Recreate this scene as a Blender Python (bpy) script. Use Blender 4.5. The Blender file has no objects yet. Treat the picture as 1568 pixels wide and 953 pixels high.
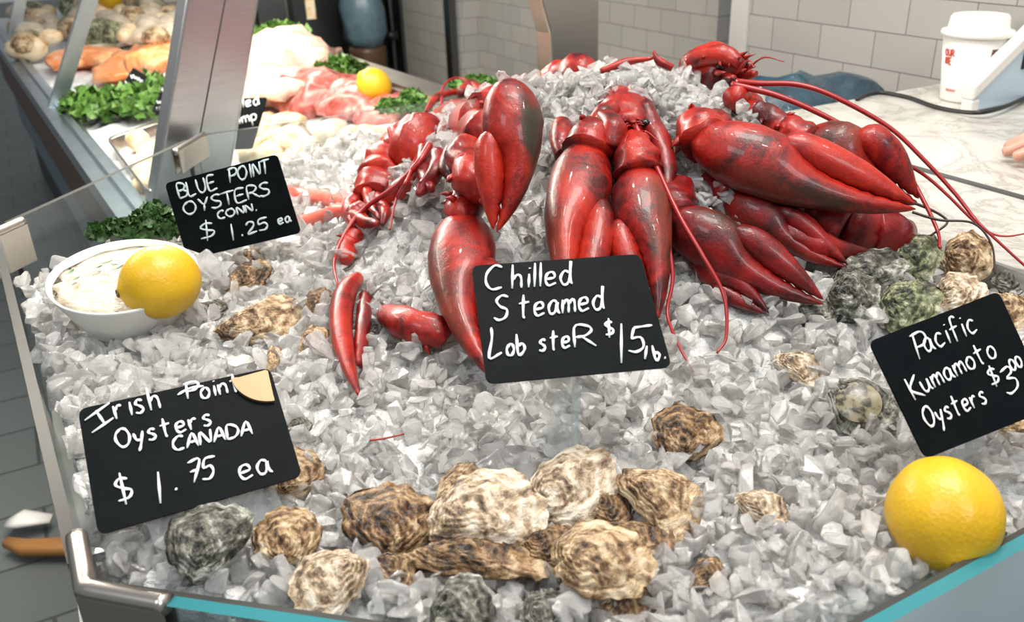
import bpy, bmesh, math, random
import numpy as np
from mathutils import Vector

# ------------------------------------------------------------------ camera, world, lights, exposure
SC = bpy.context.scene
COL = SC.collection
W_, H_ = 1568.0, 953.0
FPX = 1350.0
PITCH, ROLL, HC, ZB = math.radians(25.4), math.radians(2.0), 0.36, 0.90   # HC: lens above the ice, ZB: ice above the floor
F3 = np.array([0, math.cos(PITCH), -math.sin(PITCH)])
_R0 = np.array([1.0, 0, 0]); _U0 = np.array([0, math.sin(PITCH), math.cos(PITCH)])
R3 = math.cos(ROLL) * _R0 - math.sin(ROLL) * _U0
U3 = math.cos(ROLL) * _U0 + math.sin(ROLL) * _R0
CAM = np.array([0, 0, HC])
cd = bpy.data.cameras.new('camera'); cam = bpy.data.objects.new('camera', cd); COL.objects.link(cam)
cd.sensor_fit = 'HORIZONTAL'; cd.sensor_width = 36.0; cd.lens = 36.0 * FPX / W_
cd.clip_start = 0.02
from mathutils import Matrix
cam.matrix_world = Matrix(((R3[0], U3[0], -F3[0], 0), (R3[1], U3[1], -F3[1], 0), (R3[2], U3[2], -F3[2], HC), (0, 0, 0, 1)))
cd.dof.use_dof = True; cd.dof.focus_distance = 0.72; cd.dof.aperture_fstop = 10.0
SC.camera = cam
SC.view_settings.view_transform = 'Standard'; SC.view_settings.look = 'None'
SC.view_settings.gamma = 1.0; SC.view_settings.use_curve_mapping = False
SC.view_settings.exposure = -0.06
SC.cycles.max_bounces = 18; SC.cycles.transmission_bounces = 14; SC.cycles.transparent_max_bounces = 16
SC.cycles.diffuse_bounces = 9; SC.cycles.glossy_bounces = 5
SC.cycles.caustics_reflective = False; SC.cycles.caustics_refractive = True
SC.cycles.sample_clamp_indirect = 6.0
wd = bpy.data.worlds.new('room_light'); SC.world = wd; wd.use_nodes = True
wd.node_tree.nodes['Background'].inputs[0].default_value = (0.92, 0.97, 1.0, 1)
wd.node_tree.nodes['Background'].inputs[1].default_value = 0.30

A2 = np.array([0.885, 0.465]); A2 = A2 / np.linalg.norm(A2); B2 = np.array([-A2[1], A2[0]])
def st(s, t, z=0.0):                     # counter axes: s across to the right, t away along the case
    return np.array([A2[0] * s + B2[0] * t, A2[1] * s + B2[1] * t, z])

def lamp(name, loc, target, size, power, color=(1, 1, 1), sizey=None, shape='SQUARE', spread=None):
    l = bpy.data.lights.new(name, 'AREA'); l.energy = power; l.color = color; l.shape = shape; l.size = size
    if sizey: l.shape = 'RECTANGLE'; l.size_y = sizey
    if spread: l.spread = math.radians(spread)
    o = bpy.data.objects.new(name, l); COL.objects.link(o); o.location = loc
    o.rotation_euler = (Vector(target) - Vector(loc)).to_track_quat('-Z', 'Y').to_euler()
    return o
lamp('ceiling_or_fill_light', (0.25, 0.75, 1.75), (0.1, 0.8, 0), 0.5, 27, (1.0, 0.955, 0.89))
lamp('ceiling_or_fill_light', (-0.9, -0.4, 1.75), (0.0, 0.6, 0), 0.5, 12, (0.9, 0.96, 1.0))
lamp('ceiling_or_fill_light', (0.75, -0.75, 1.55), (0.3, 0.4, -.1), 0.5, 15, (0.96, 0.98, 1.0))  # added fill lamp that brightens the front pane, no such ceiling panel known
for p_, e_ in (((0.55, 1.45, 1.7), 6), ((-0.25, 1.35, 1.7), 6), ((0.95, 0.55, 1.7), 4), ((-0.15, 0.75, 1.7), 4), ((0.35, 0.2, 1.7), 4)):
    lamp('ceiling_downlight', p_, (p_[0] * .5 + .05, .8, 0), 0.09, e_, (1, .95, .88), shape='DISK')
cl = lamp('case_strip_light', st(0.30, 2.3, 0.62), st(0.36, 2.25, -0.1), 2.4, 30, (1.0, 0.93, 0.80), 0.12)
lamp('case_strip_light', st(0.30, 1.62, 0.50), st(0.36, 1.25, 0.0), 0.5, 13, (1.0, 0.94, 0.84), 0.1)

# ------------------------------------------------------------------ pixel rays and the ice surface
def ray(px, py): return F3 + R3 * (px - 784.0) / FPX - U3 * (py - 476.5) / FPX
def atz(px, py, z): d = ray(px, py); return CAM + d * ((z - HC) / d[2])
def atd(px, py, k): return CAM + ray(px, py) * k
def atplane(px, py, p0, n): d = ray(px, py); return CAM + d * (((p0 - CAM) @ n) / (d @ n))
def ats(px, py, s): d = ray(px, py); return CAM + d * (s / (d[:2] @ A2))
def att(px, py, t): d = ray(px, py); return CAM + d * (t / (d[:2] @ B2))
def depth(P): return (np.asarray(P) - CAM) @ F3

def vnoise(x, y, seed=0):
    x = np.asarray(x, float); y = np.asarray(y, float)
    xi = np.floor(x).astype(np.int64); yi = np.floor(y).astype(np.int64); fx = x - xi; fy = y - yi
    fx = fx * fx * (3 - 2 * fx); fy = fy * fy * (3 - 2 * fy)
    def h(a, b):
        n = (a * 374761393 + b * 668265263 + seed * 1442695) & 0x7fffffff
        n = ((n ^ (n >> 13)) * 1274126177) & 0x7fffffff
        return ((n ^ (n >> 16)) & 0xffff) / 65535.0
    return (h(xi, yi) * (1 - fx) + h(xi + 1, yi) * fx) * (1 - fy) + (h(xi, yi + 1) * (1 - fx) + h(xi + 1, yi + 1) * fx) * fy

MCX, MCY = 0.145, 0.985
def hsurf(x, y):
    x = np.asarray(x, float); y = np.asarray(y, float)
    dx = (x - MCX) / 0.235; dy = (y - MCY) / np.where(y < MCY, 0.245, 0.30)
    r = np.sqrt(dx * dx + dy * dy)
    h = 0.172 * np.exp(-r ** 2.3)
    dx = (x + 0.075) / 0.12; dy = (y - 0.99) / 0.15
    h = np.maximum(h, 0.0) + 0.045 * np.exp(-(dx * dx + dy * dy) ** 1.3)
    h = h + (vnoise(x * 16, y * 16, 3) - 0.5) * 0.014 + (vnoise(x * 45, y * 45, 5) - 0.5) * 0.006
    return h

def onice(px, py, lift=0.0):
    d = ray(px, py)
    ks = np.arange(0.3, 2.6, 0.004)
    P = CAM[None] + ks[:, None] * d[None]
    g = P[:, 2] - hsurf(P[:, 0], P[:, 1])
    i = np.argmax(g < 0)
    if g[i] >= 0: i = len(ks) - 1
    k = ks[i] if i == 0 or g[i] >= 0 else ks[i - 1] + 0.004 * g[i - 1] / (g[i - 1] - g[i] + 1e-9)
    return CAM + d * (k - lift)

# ------------------------------------------------------------------ object helpers
def nrm(v): v = np.asarray(v, float); return v / (np.linalg.norm(v) + 1e-12)
def tag(o, label=None, cat=None, group=None, kind=None):
    if label: o['label'] = label
    if cat: o['category'] = cat
    if group: o['group'] = group
    if kind: o['kind'] = kind
    return o
def thing(name, loc, label, cat, group=None):
    o = bpy.data.objects.new(name, None); COL.objects.link(o); o.empty_display_size = 0.02
    o.location = tuple(float(v) for v in loc); return tag(o, label, cat, group)
def worldloc(o):
    v = np.array(o.location)
    while o.parent: o = o.parent; v = v + np.array(o.location)
    return v
def mesh(name, V, Fc, mat, parent=None, smooth=True, org=None, mi=None, label=None):
    V = np.asarray(V, float)
    if org is None: org = worldloc(parent) if parent is not None else np.array([V[:, 0].mean(), V[:, 1].mean(), V[:, 2].min()])
    org = np.asarray(org, float)
    me = bpy.data.meshes.new(name); me.from_pydata((V - org).tolist(), [], [tuple(f) for f in Fc])
    for m in (mat if isinstance(mat, (list, tuple)) else [mat]): me.materials.append(m)
    if smooth: me.polygons.foreach_set('use_smooth', [True] * len(me.polygons))
    if mi is not None: me.polygons.foreach_set('material_index', mi)
    me.update()
    o = bpy.data.objects.new(name, me); COL.objects.link(o)
    if parent is not None: o.parent = parent; o.location = tuple(org - worldloc(parent))
    else: o.location = tuple(org)
    if label: o['label'] = label
    return o
def join(parts):
    V = []; Fc = []; n = 0
    for v, f in parts:
        v = np.asarray(v, float); V.append(v); Fc += [tuple(i + n for i in q) for q in f]; n += len(v)
    return np.vstack(V), Fc
def autosmooth(o, ang=35):
    me = o.data; bm = bmesh.new(); bm.from_mesh(me)
    for e in bm.edges:
        if len(e.link_faces) == 2 and e.calc_face_angle(0) > math.radians(ang): e.smooth = False
    bm.to_mesh(me); bm.free()
def bevel(o, w, seg=2):
    m = o.modifiers.new('bevel', 'BEVEL'); m.width = w; m.segments = seg; m.limit_method = 'ANGLE'; m.angle_limit = math.radians(40)
    return o

def spline(pts, n):
    P = np.asarray(pts, float)
    if len(P) == 2: return np.array([P[0] + (P[1] - P[0]) * u for u in np.linspace(0, 1, n)])
    Q = np.vstack([2 * P[0] - P[1], P, 2 * P[-1] - P[-2]]); m = len(P) - 1
    out = []
    for u in np.linspace(0, m, n):
        i = min(int(u), m - 1); t = u - i; a, b, c, d = Q[i], Q[i + 1], Q[i + 2], Q[i + 3]
        out.append(0.5 * ((2 * b) + (-a + c) * t + (2 * a - 5 * b + 4 * c - d) * t * t + (-a + 3 * b - 3 * c + d) * t ** 3))
    return np.array(out)
def loft(P, rw, rh=None, up=(0, 0, 1), sides=12, sq=1.0, rnd=True):
    P = np.asarray(P, float); n = len(P)
    rw = np.broadcast_to(np.asarray(rw, float), (n,)); rh = rw if rh is None else np.broadcast_to(np.asarray(rh, float), (n,))
    T = np.gradient(P, axis=0); V = []; Fc = []
    th = np.arange(sides) * 2 * math.pi / sides
    c = np.sign(np.cos(th)) * np.abs(np.cos(th)) ** sq; s_ = np.sign(np.sin(th)) * np.abs(np.sin(th)) ** sq
    for i in range(n):
        t = nrm(T[i]); u = np.asarray(up, float); nn = u - t * (u @ t)
        if np.linalg.norm(nn) < 1e-3: nn = np.array([0.1, 1, 0.3]); nn = nn - t * (nn @ t)
        nn = nrm(nn); sd = np.cross(t, nn)
        V.append(P[i] + rw[i] * c[:, None] * sd + rh[i] * s_[:, None] * nn)
    V = np.vstack(V)
    for i in range(n - 1):
        for j in range(sides):
            a = i * sides + j; b = i * sides + (j + 1) % sides
            Fc.append((a, b, b + sides, a + sides))
    Fc.append(tuple(range(sides))[::-1]); Fc.append(tuple(range((n - 1) * sides, n * sides)))
    return V, Fc
def tube(pts, r0, r1=None, n=24, sides=8, up=(0, 0, 1)):
    P = spline(pts, n); r = np.linspace(r0, r0 if r1 is None else r1, n)
    return loft(P, r, r, up, sides)
def prism(poly, d0, d1, frame):
    """poly: 2D list, extruded between d0 and d1; frame(u,v,d) -> point"""
    n = len(poly)
    V = [frame(u, v, d0) for u, v in poly] + [frame(u, v, d1) for u, v in poly]
    Fc = [tuple(range(n))[::-1], tuple(range(n, 2 * n))] + [(i, (i + 1) % n, n + (i + 1) % n, n + i) for i in range(n)]
    return np.array(V), Fc
def boxst(s0, s1, t0, t1, z0, z1):
    return prism([(s0, t0), (s1, t0), (s1, t1), (s0, t1)], z0, z1, lambda u, v, d: st(u, v, d))
def rrect(w, h, r, n=5):
    out = []
    for cx, cy, a0 in ((w - r, h - r, 0), (r, h - r, 90), (r, r, 180), (w - r, r, 270)):
        for k in range(n + 1):
            a = math.radians(a0 + 90 * k / n); out.append((cx + r * math.cos(a), cy + r * math.sin(a)))
    return out
def lathe(prof, c, n=40, axis=None):
    V = []; Fc = []
    for r, z in prof:
        for k in range(n):
            a = 2 * math.pi * k / n; V.append((c[0] + r * math.cos(a), c[1] + r * math.sin(a), c[2] + z))
    for i in range(len(prof) - 1):
        for k in range(n):
            a = i * n + k; b = i * n + (k + 1) % n; Fc.append((a, b, b + n, a + n))
    Fc.append(tuple(range(n))[::-1]); Fc.append(tuple(range((len(prof) - 1) * n, len(prof) * n)))
    return np.array(V), Fc

# ------------------------------------------------------------------ materials
def new_mat(name):
    m = bpy.data.materials.new(name); m.use_nodes = True
    nt = m.node_tree; return m, nt, nt.nodes['Principled BSDF']
def setp(b, **k):
    names = dict(rough='Roughness', metal='Metallic', spec='Specular IOR Level', trans='Transmission Weight', ior='IOR', sss='Subsurface Weight',
                 coat='Coat Weight', coatr='Coat Roughness', aniso='Anisotropic', alpha='Alpha')
    for a, v in k.items():
        if a == 'color': b.inputs['Base Color'].default_value = (*v, 1)
        elif a == 'sssr': b.inputs['Subsurface Radius'].default_value = v
        elif a == 'ssss': b.inputs['Subsurface Scale'].default_value = v
        else: b.inputs[names[a]].default_value = v
def node(nt, t, **k):
    n = nt.nodes.new(t)
    for a, v in k.items():
        if a in n.inputs: n.inputs[a].default_value = v
        else: setattr(n, a, v)
    return n
def ramp(nt, src, stops):
    r = nt.nodes.new('ShaderNodeValToRGB'); e = r.color_ramp.elements
    while len(e) < len(stops): e.new(0.5)
    for i, (p, c) in enumerate(stops): e[i].position = p; e[i].color = (*c, 1)
    nt.links.new(src, r.inputs[0]); return r.outputs[0]
def bump(nt, b, src, strength=0.3, dist=0.002):
    bp = node(nt, 'ShaderNodeBump', Strength=strength, Distance=dist)
    nt.links.new(src, bp.inputs['Height']); nt.links.new(bp.outputs[0], b.inputs['Normal']); return bp
def noise(nt, scale, detail=4, rough=0.55, vec=None, dist=0.0):
    n = node(nt, 'ShaderNodeTexNoise', Scale=scale, Detail=detail, Roughness=rough, Distortion=dist)
    if vec is not None: nt.links.new(vec, n.inputs['Vector'])
    return n.outputs[0]
def objco(nt): return nt.nodes.new('ShaderNodeTexCoord').outputs['Object']
def plain(name, color, rough=0.5, **k):
    m, nt, b = new_mat(name); setp(b, color=color, rough=rough, **k); return m
def noisy(name, stops, scale, rough=0.4, bumps=0.0, bd=0.002, bscale=None, detail=5, dist=0.0, **k):
    m, nt, b = new_mat(name); co = objco(nt); n = noise(nt, scale, detail, 0.6, co, dist)
    nt.links.new(ramp(nt, n, stops), b.inputs['Base Color']); setp(b, rough=rough, **k)
    if bumps: bump(nt, b, noise(nt, bscale or scale * 3, 4, 0.6, co), bumps, bd)
    return m

def m_shell(name, bright, mid, dark, p0, p1):
    m, nt, b = new_mat(name); co = objco(nt)
    n1 = noise(nt, 22, 5, 0.6, co, 0.6); n2 = noise(nt, 220, 3, 0.6, co)
    mx = node(nt, 'ShaderNodeMath', operation='MULTIPLY_ADD'); nt.links.new(n2, mx.inputs[0]); mx.inputs[1].default_value = 0.22; nt.links.new(n1, mx.inputs[2])
    c = ramp(nt, mx.outputs[0], [(p0, dark), (p0 + (p1 - p0) * .45, mid), (p1, bright)])
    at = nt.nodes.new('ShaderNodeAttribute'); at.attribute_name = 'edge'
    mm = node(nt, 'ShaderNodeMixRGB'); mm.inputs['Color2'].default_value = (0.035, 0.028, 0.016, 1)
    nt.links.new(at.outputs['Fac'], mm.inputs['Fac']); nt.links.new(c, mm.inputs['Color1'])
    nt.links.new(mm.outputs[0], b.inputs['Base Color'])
    setp(b, rough=0.33, spec=0.36, coat=0.14, coatr=0.07)
    bump(nt, b, noise(nt, 190, 5, 0.7, co), 0.45, 0.0014)
    return m
M = {}
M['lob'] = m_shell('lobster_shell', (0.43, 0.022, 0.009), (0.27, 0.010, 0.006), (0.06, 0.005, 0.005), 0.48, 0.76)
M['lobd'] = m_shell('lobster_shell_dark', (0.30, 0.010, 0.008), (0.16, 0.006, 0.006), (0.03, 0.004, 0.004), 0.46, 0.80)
M['ant'] = plain('lobster_antenna', (0.30, 0.012, 0.012), 0.35)
M['antd'] = plain('lobster_antenna_dark', (0.03, 0.012, 0.008), 0.4)
M['eye'] = plain('lobster_eye', (0.006, 0.005, 0.005), 0.12)

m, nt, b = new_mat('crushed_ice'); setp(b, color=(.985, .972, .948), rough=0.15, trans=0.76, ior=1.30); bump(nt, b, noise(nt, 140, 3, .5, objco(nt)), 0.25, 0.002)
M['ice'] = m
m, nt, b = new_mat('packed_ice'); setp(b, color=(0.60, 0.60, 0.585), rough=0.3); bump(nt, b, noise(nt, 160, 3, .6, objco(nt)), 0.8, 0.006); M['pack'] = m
M['icecase'] = noisy('case_ice', [(0.3, (.72, .76, .8)), (0.7, (.92, .94, .95))], 60, 0.45, 0.9, 0.01, 90)

M['lemon'] = None
m, nt, b = new_mat('lemon_peel'); co = objco(nt); setp(b, rough=0.38, sss=0.12, sssr=(.02, .012, .003), ssss=0.2)
nt.links.new(ramp(nt, noise(nt, 14, 3, .5, co), [(0.3, (0.66, 0.38, 0.010)), (0.75, (0.76, 0.48, 0.018))]), b.inputs['Base Color'])
vo = node(nt, 'ShaderNodeTexVoronoi', Scale=330.0); nt.links.new(co, vo.inputs['Vector']); bump(nt, b, vo.outputs['Distance'], 0.22, 0.001); M['lemon'] = m
M['lemontip'] = plain('lemon_stem_scar', (0.16, 0.08, 0.025), 0.7)
M['lemoncore'] = plain('lemon_stem_core', (0.5, 0.42, 0.28), 0.8)

def m_oyster(name, cream, tan, brown, black, bandscale, p):
    m, nt, b = new_mat(name); co = objco(nt)
    at = nt.nodes.new('ShaderNodeAttribute'); at.attribute_name = 'rho'
    nz = noise(nt, 55, 5, 0.65, co, 0.8)
    ma = node(nt, 'ShaderNodeMath', operation='MULTIPLY_ADD'); nt.links.new(at.outputs['Fac'], ma.inputs[0]); ma.inputs[1].default_value = bandscale
    m2 = node(nt, 'ShaderNodeMath', operation='MULTIPLY'); nt.links.new(nz, m2.inputs[0]); m2.inputs[1].default_value = 16.0
    nt.links.new(m2.outputs[0], ma.inputs[2])
    sn = node(nt, 'ShaderNodeMath', operation='SINE'); nt.links.new(ma.outputs[0], sn.inputs[0])
    m3 = node(nt, 'ShaderNodeMath', operation='MULTIPLY_ADD'); nt.links.new(sn.outputs[0], m3.inputs[0]); m3.inputs[1].default_value = 0.035
    big = noise(nt, 42, 6, 0.68, co, 0.9); nt.links.new(big, m3.inputs[2])
    m4 = node(nt, 'ShaderNodeMath', operation='MULTIPLY_ADD'); fine = noise(nt, 170, 4, 0.7, co); nt.links.new(fine, m4.inputs[0]); m4.inputs[1].default_value = 0.30; nt.links.new(m3.outputs[0], m4.inputs[2])
    c = ramp(nt, m4.outputs[0], [(p, black), (p + .08, brown), (p + .155, tan), (p + .26, cream)])
    nt.links.new(c, b.inputs['Base Color']); setp(b, rough=0.48, spec=0.45)
    ad = node(nt, 'ShaderNodeMath', operation='ADD'); nt.links.new(fine, ad.inputs[0]); nt.links.new(sn.outputs[0], ad.inputs[1])
    bump(nt, b, ad.outputs[0], 0.38, 0.0014)
    return m
M['oy_tan'] = m_oyster('oyster_shell_tan', (.66, .53, .36), (.45, .31, .17), (.21, .12, .055), (.05, .03, .018), 34, .50)
M['oy_brown'] = m_oyster('oyster_shell_brown', (.52, .40, .25), (.30, .18, .085), (.13, .07, .03), (.025, .016, .011), 34, .535)
M['oy_pale'] = m_oyster('oyster_shell_pale', (.74, .66, .54), (.52, .40, .27), (.25, .17, .10), (.06, .045, .035), 34, .485)
M['oy_grey'] = m_oyster('oyster_shell_grey', (.50, .50, .44), (.20, .20, .16), (.085, .08, .06), (.02, .02, .017), 30, .535)
M['oy_green'] = m_oyster('oyster_shell_green', (.46, .47, .34), (.20, .22, .10), (.08, .085, .05), (.02, .02, .015), 30, .51)
M['nacre'] = noisy('oyster_inner_shell', [(.40, (.05, .045, .03)), (.48, (.27, .24, .15)), (.7, (.38, .34, .23))], 75, 0.3)
M['pink'] = noisy('oyster_pink_patch', [(.35, (.30, .18, .22)), (.6, (.72, .62, .56))], 120, 0.4)

M['card'] = noisy('chalkboard_card', [(.3, (.0025, .004, .005)), (.7, (.005, .007, .008))], 40, 0.5, 0.1, spec=0.07)
M['chalk'] = plain('white_chalk_ink', (0.80, 0.84, 0.86), 0.8)
M['chalkg'] = plain('white_chalk_ink_grey', (0.62, 0.72, 0.75), 0.8)
M['gold'] = plain('gold_coloured', (0.36, 0.22, 0.11), 0.40, metal=0.35)

def m_glass(name, tint, veil=0.0, veilc=(.7, .8, .85)):
    m = bpy.data.materials.new(name); m.use_nodes = True; nt = m.node_tree; nt.nodes.clear()
    out = nt.nodes.new('ShaderNodeOutputMaterial'); tr = node(nt, 'ShaderNodeBsdfTransparent'); tr.inputs[0].default_value = (*tint, 1)
    gl = node(nt, 'ShaderNodeBsdfGlossy'); gl.inputs['Roughness'].default_value = 0.02
    lw = node(nt, 'ShaderNodeLayerWeight', Blend=0.5); pw = node(nt, 'ShaderNodeMath', operation='POWER'); nt.links.new(lw.outputs['Facing'], pw.inputs[0]); pw.inputs[1].default_value = 4.5
    fr = node(nt, 'ShaderNodeMath', operation='MULTIPLY_ADD'); nt.links.new(pw.outputs[0], fr.inputs[0]); fr.inputs[1].default_value = 0.7; fr.inputs[2].default_value = 0.04
    mx = nt.nodes.new('ShaderNodeMixShader')
    nt.links.new(fr.outputs[0], mx.inputs[0]); nt.links.new(tr.outputs[0], mx.inputs[1]); nt.links.new(gl.outputs[0], mx.inputs[2])
    last = mx
    if veil:
        df = node(nt, 'ShaderNodeBsdfDiffuse'); df.inputs[0].default_value = (*veilc, 1); m2 = nt.nodes.new('ShaderNodeMixShader'); m2.inputs[0].default_value = veil
        nt.links.new(mx.outputs[0], m2.inputs[1]); nt.links.new(df.outputs[0], m2.inputs[2]); last = m2
    nt.links.new(last.outputs[0], out.inputs[0]); return m
M['glass'] = m_glass('clear_glass', (.93, .97, .97), 0.03)
M['glasslight'] = m_glass('painted_light_glass', (.92, .98, .99), 0.45, (.86, .95, .97))  # pale blue light in the pane put into its colour as a diffuse share
M['acryl'] = m_glass('clear_acrylic', (.95, .97, .97), 0.16, (.9, .93, .95))
M['gedge'] = plain('glass_cut_edge', (0.035, 0.20, 0.225), 0.2, spec=0.3)
M['gedged'] = plain('glass_cut_edge_dark', (0.045, 0.045, 0.040), 0.35, spec=0.25)
def m_steel(name, c, r, st_=0.25):
    m, nt, b = new_mat(name); co = objco(nt); mp = nt.nodes.new('ShaderNodeMapping'); mp.inputs['Scale'].default_value = (6, 6, 260)
    nt.links.new(co, mp.inputs['Vector']); n = noise(nt, 3, 3, .5, mp.outputs[0])
    nt.links.new(ramp(nt, n, [(.3, tuple(x * .85 for x in c)), (.7, c)]), b.inputs['Base Color']); setp(b, metal=1.0, rough=r); bump(nt, b, n, st_ * .2, 0.0004); return m
M['steel'] = m_steel('brushed_steel', (.50, .50, .51), 0.30)
M['steelb'] = m_steel('brushed_steel_cool', (.46, .52, .56), 0.33)
M['steeld'] = m_steel('dark_steel', (.17, .18, .18), 0.35)
M['pol'] = plain('polished_steel', (.50, .46, .42), 0.30, metal=1.0)
M['alu'] = m_steel('warm_aluminium', (.56, .52, .47), 0.36)
m, nt, b = new_mat('marble'); co = objco(nt)
n1 = noise(nt, 5.5, 9, 0.62, co, 1.6); ab = node(nt, 'ShaderNodeMath', operation='SUBTRACT'); nt.links.new(n1, ab.inputs[0]); ab.inputs[1].default_value = 0.5
a2_ = node(nt, 'ShaderNodeMath', operation='ABSOLUTE'); nt.links.new(ab.outputs[0], a2_.inputs[0])
nt.links.new(ramp(nt, a2_.outputs[0], [(0.0, (.34, .32, .29)), (0.02, (.47, .45, .41)), (0.10, (.56, .545, .50))]), b.inputs['Base Color']); setp(b, rough=0.22); M['marble'] = m
def m_tile(name, w, h, c1, c2, grout, rough=0.22):
    m, nt, b = new_mat(name); uv = nt.nodes.new('ShaderNodeTexCoord').outputs['UV']
    bk = node(nt, 'ShaderNodeTexBrick', offset=0.5, Scale=10.0); bk.inputs['Brick Width'].default_value = w * 10; bk.inputs['Row Height'].default_value = h * 10
    bk.inputs['Mortar Size'].default_value = 0.009; bk.inputs['Mortar Smooth'].default_value = 0.15; bk.inputs['Bias'].default_value = 0
    bk.inputs['Color1'].default_value = (*c1, 1); bk.inputs['Color2'].default_value = (*c2, 1); bk.inputs['Mortar'].default_value = (*grout, 1)
    nt.links.new(uv, bk.inputs['Vector']); nt.links.new(bk.outputs['Color'], b.inputs['Base Color']); setp(b, rough=rough)
    bp = bump(nt, b, bk.outputs['Fac'], 0.5, 0.002); bp.invert = True
    return m
M['tile'] = m_tile('white_wall_tile', .135, .0675, (.40, .385, .36), (.45, .43, .405), (.13, .12, .12))
M['ftile'] = m_tile('floor_tile', .20, .20, (.105, .12, .115), (.13, .145, .14), (.05, .055, .055), 0.4)
M['trimw'] = plain('white_trim', (.58, .56, .53), 0.4)
M['dark'] = plain('dark_interior', (.035, .030, .025), 0.6)
M['brownpanel'] = noisy('brown_panel', [(.3, (.075, .035, .02)), (.7, (.11, .055, .03))], 20, 0.4)
M['bluepanel'] = noisy('blue_grey_panel', [(.3, (.10, .17, .22)), (.7, (.16, .25, .30))], 30, 0.35)
M['kick'] = plain('dark_kick_panel', (.03, .032, .032), 0.5)
M['white'] = plain('white_plastic', (.80, .79, .75), 0.35)
M['cup'] = plain('white_paper_cup', (.80, .77, .72), 0.5)
M['devb'] = plain('pale_blue_plastic', (.52, .66, .76), 0.35)
M['red'] = plain('red_print', (.62, .08, .05), 0.5)
M['brownp'] = plain('brown_print', (.10, .06, .05), 0.5)
M['black'] = plain('black_rubber', (.010, .010, .010), 0.4)
M['bag'] = noisy('dark_blue_plastic', [(.3, (.012, .03, .05)), (.7, (.03, .08, .11))], 25, 0.2, 0.4, 0.01)
M['bowl'] = plain('white_melamine', (.80, .80, .76), 0.3)
M['dip'] = noisy('creamy_sauce', [(.3, (.42, .33, .22)), (.5, (.55, .47, .36)), (.75, (.64, .58, .48))], 90, 0.3, 0.6, 0.004, 120)
M['herb'] = plain('green_herb', (.07, .14, .035), 0.5)
M['parsley'] = noisy('parsley_leaf', [(.3, (.012, .045, .008)), (.7, (.05, .13, .02))], 60, 0.5)
M['kale'] = noisy('kale_leaf', [(.3, (.06, .16, .025)), (.7, (.16, .32, .06))], 40, 0.5)
M['salmon'] = noisy('salmon_flesh', [(.3, (.80, .22, .06)), (.5, (.86, .34, .13)), (.72, (.9, .62, .42))], 14, 0.35, dist=2.0)
M['whitef'] = noisy('white_fish_flesh', [(.3, (.80, .62, .42)), (.6, (.88, .80, .66))], 16, 0.35, dist=1.0)
M['pinkf'] = noisy('pink_fish_flesh', [(.3, (.72, .30, .22)), (.5, (.78, .55, .44)), (.7, (.80, .68, .58))], 12, 0.35, dist=1.0)
M['redf'] = noisy('red_fish_flesh', [(.3, (.26, .03, .025)), (.5, (.48, .13, .11)), (.72, (.68, .38, .32))], 22, 0.3, 0.4, 0.004, dist=1.5)
M['scallop'] = noisy('cooked_seafood', [(.3, (.62, .34, .12)), (.5, (.82, .66, .44)), (.75, (.88, .82, .70))], 35, 0.35)
M['clam'] = noisy('clam_shell', [(.3, (.42, .34, .25)), (.6, (.66, .58, .46))], 30, 0.35)
M['crab'] = noisy('crab_leg_shell', [(.3, (.55, .05, .03)), (.6, (.75, .14, .09))], 30, 0.3)
M['orangeb'] = plain('orange_plastic', (.34, .15, .04), 0.5)
M['skin'] = noisy('hand_skin', [(.3, (.50, .24, .17)), (.7, (.62, .34, .25))], 40, 0.45, sss=0.2, sssr=(.02, .008, .004), ssss=0.3)
M['tape'] = noisy('receipt_strip', [(.35, (.75, .35, .12)), (.5, (.82, .72, .50)), (.7, (.8, .75, .6))], 18, 0.4)

# ------------------------------------------------------------------ the room shell
def struct(name, V, Fc, mat, smooth=False, mi=None):
    return tag(mesh(name, V, Fc, mat, smooth=smooth, mi=mi), kind='structure')
def setuv(o, fn):
    me = o.data; uv = me.uv_layers.new(name='UVMap'); org = np.array(o.location)
    for lp in me.loops:
        P = np.array(me.vertices[lp.vertex_index].co) + org; uv.data[lp.index].uv = fn(P)
ZF = -ZB
def wall(name, s0, s1, t0, t1, z0=ZF, z1=1.3, mat='tile', along='t'):
    o = struct(name, *boxst(s0, s1, t0, t1, z0, z1), M[mat])
    if mat == 'tile':
        if along == 't': setuv(o, lambda P: (-(P[:2] @ B2) + 1.335 + 13.5, P[2] - 0.033 + 0.0675 * 21))
        else: setuv(o, lambda P: ((P[:2] @ A2) + 13.5, P[2] - 0.033 + 0.0675 * 21))
    return o
o = struct('floor', *boxst(-9, 3.0, -1.5, 16, ZF - .05, ZF), M['ftile']); setuv(o, lambda P: (P[:2] @ A2 + 20, P[:2] @ B2 + 20)); M['ftile'].node_tree.nodes['Brick Texture'].inputs['Mortar Size'].default_value = 0.045
wall('wall_right', 1.43, 1.50, -1.0, 1.545)
wall('trim_1', 1.425, 1.51, 1.545, 1.60, mat='trimw')
wall('wall_back_right', 1.70, 1.80, 2.0, 3.43)
wall('wall_return', 1.70, 2.6, 1.96, 2.0, along='s')
wall('wall_back_return', 1.585, 1.80, 3.43, 3.47, along='s')
wall('trim_2', 1.555, 1.585, 3.415, 3.47, mat='steeld')
wall('wall_back_left', 1.56, 1.70, 3.48, 3.93)
wall('trim_3', 1.545, 1.60, 3.93, 4.02, mat='steeld')
wall('wall_back', 1.2, 2.6, 5.3, 5.4, mat='dark')
wall('wall_back_dark', 1.75, 1.85, 3.9, 5.4, mat='dark')

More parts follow.
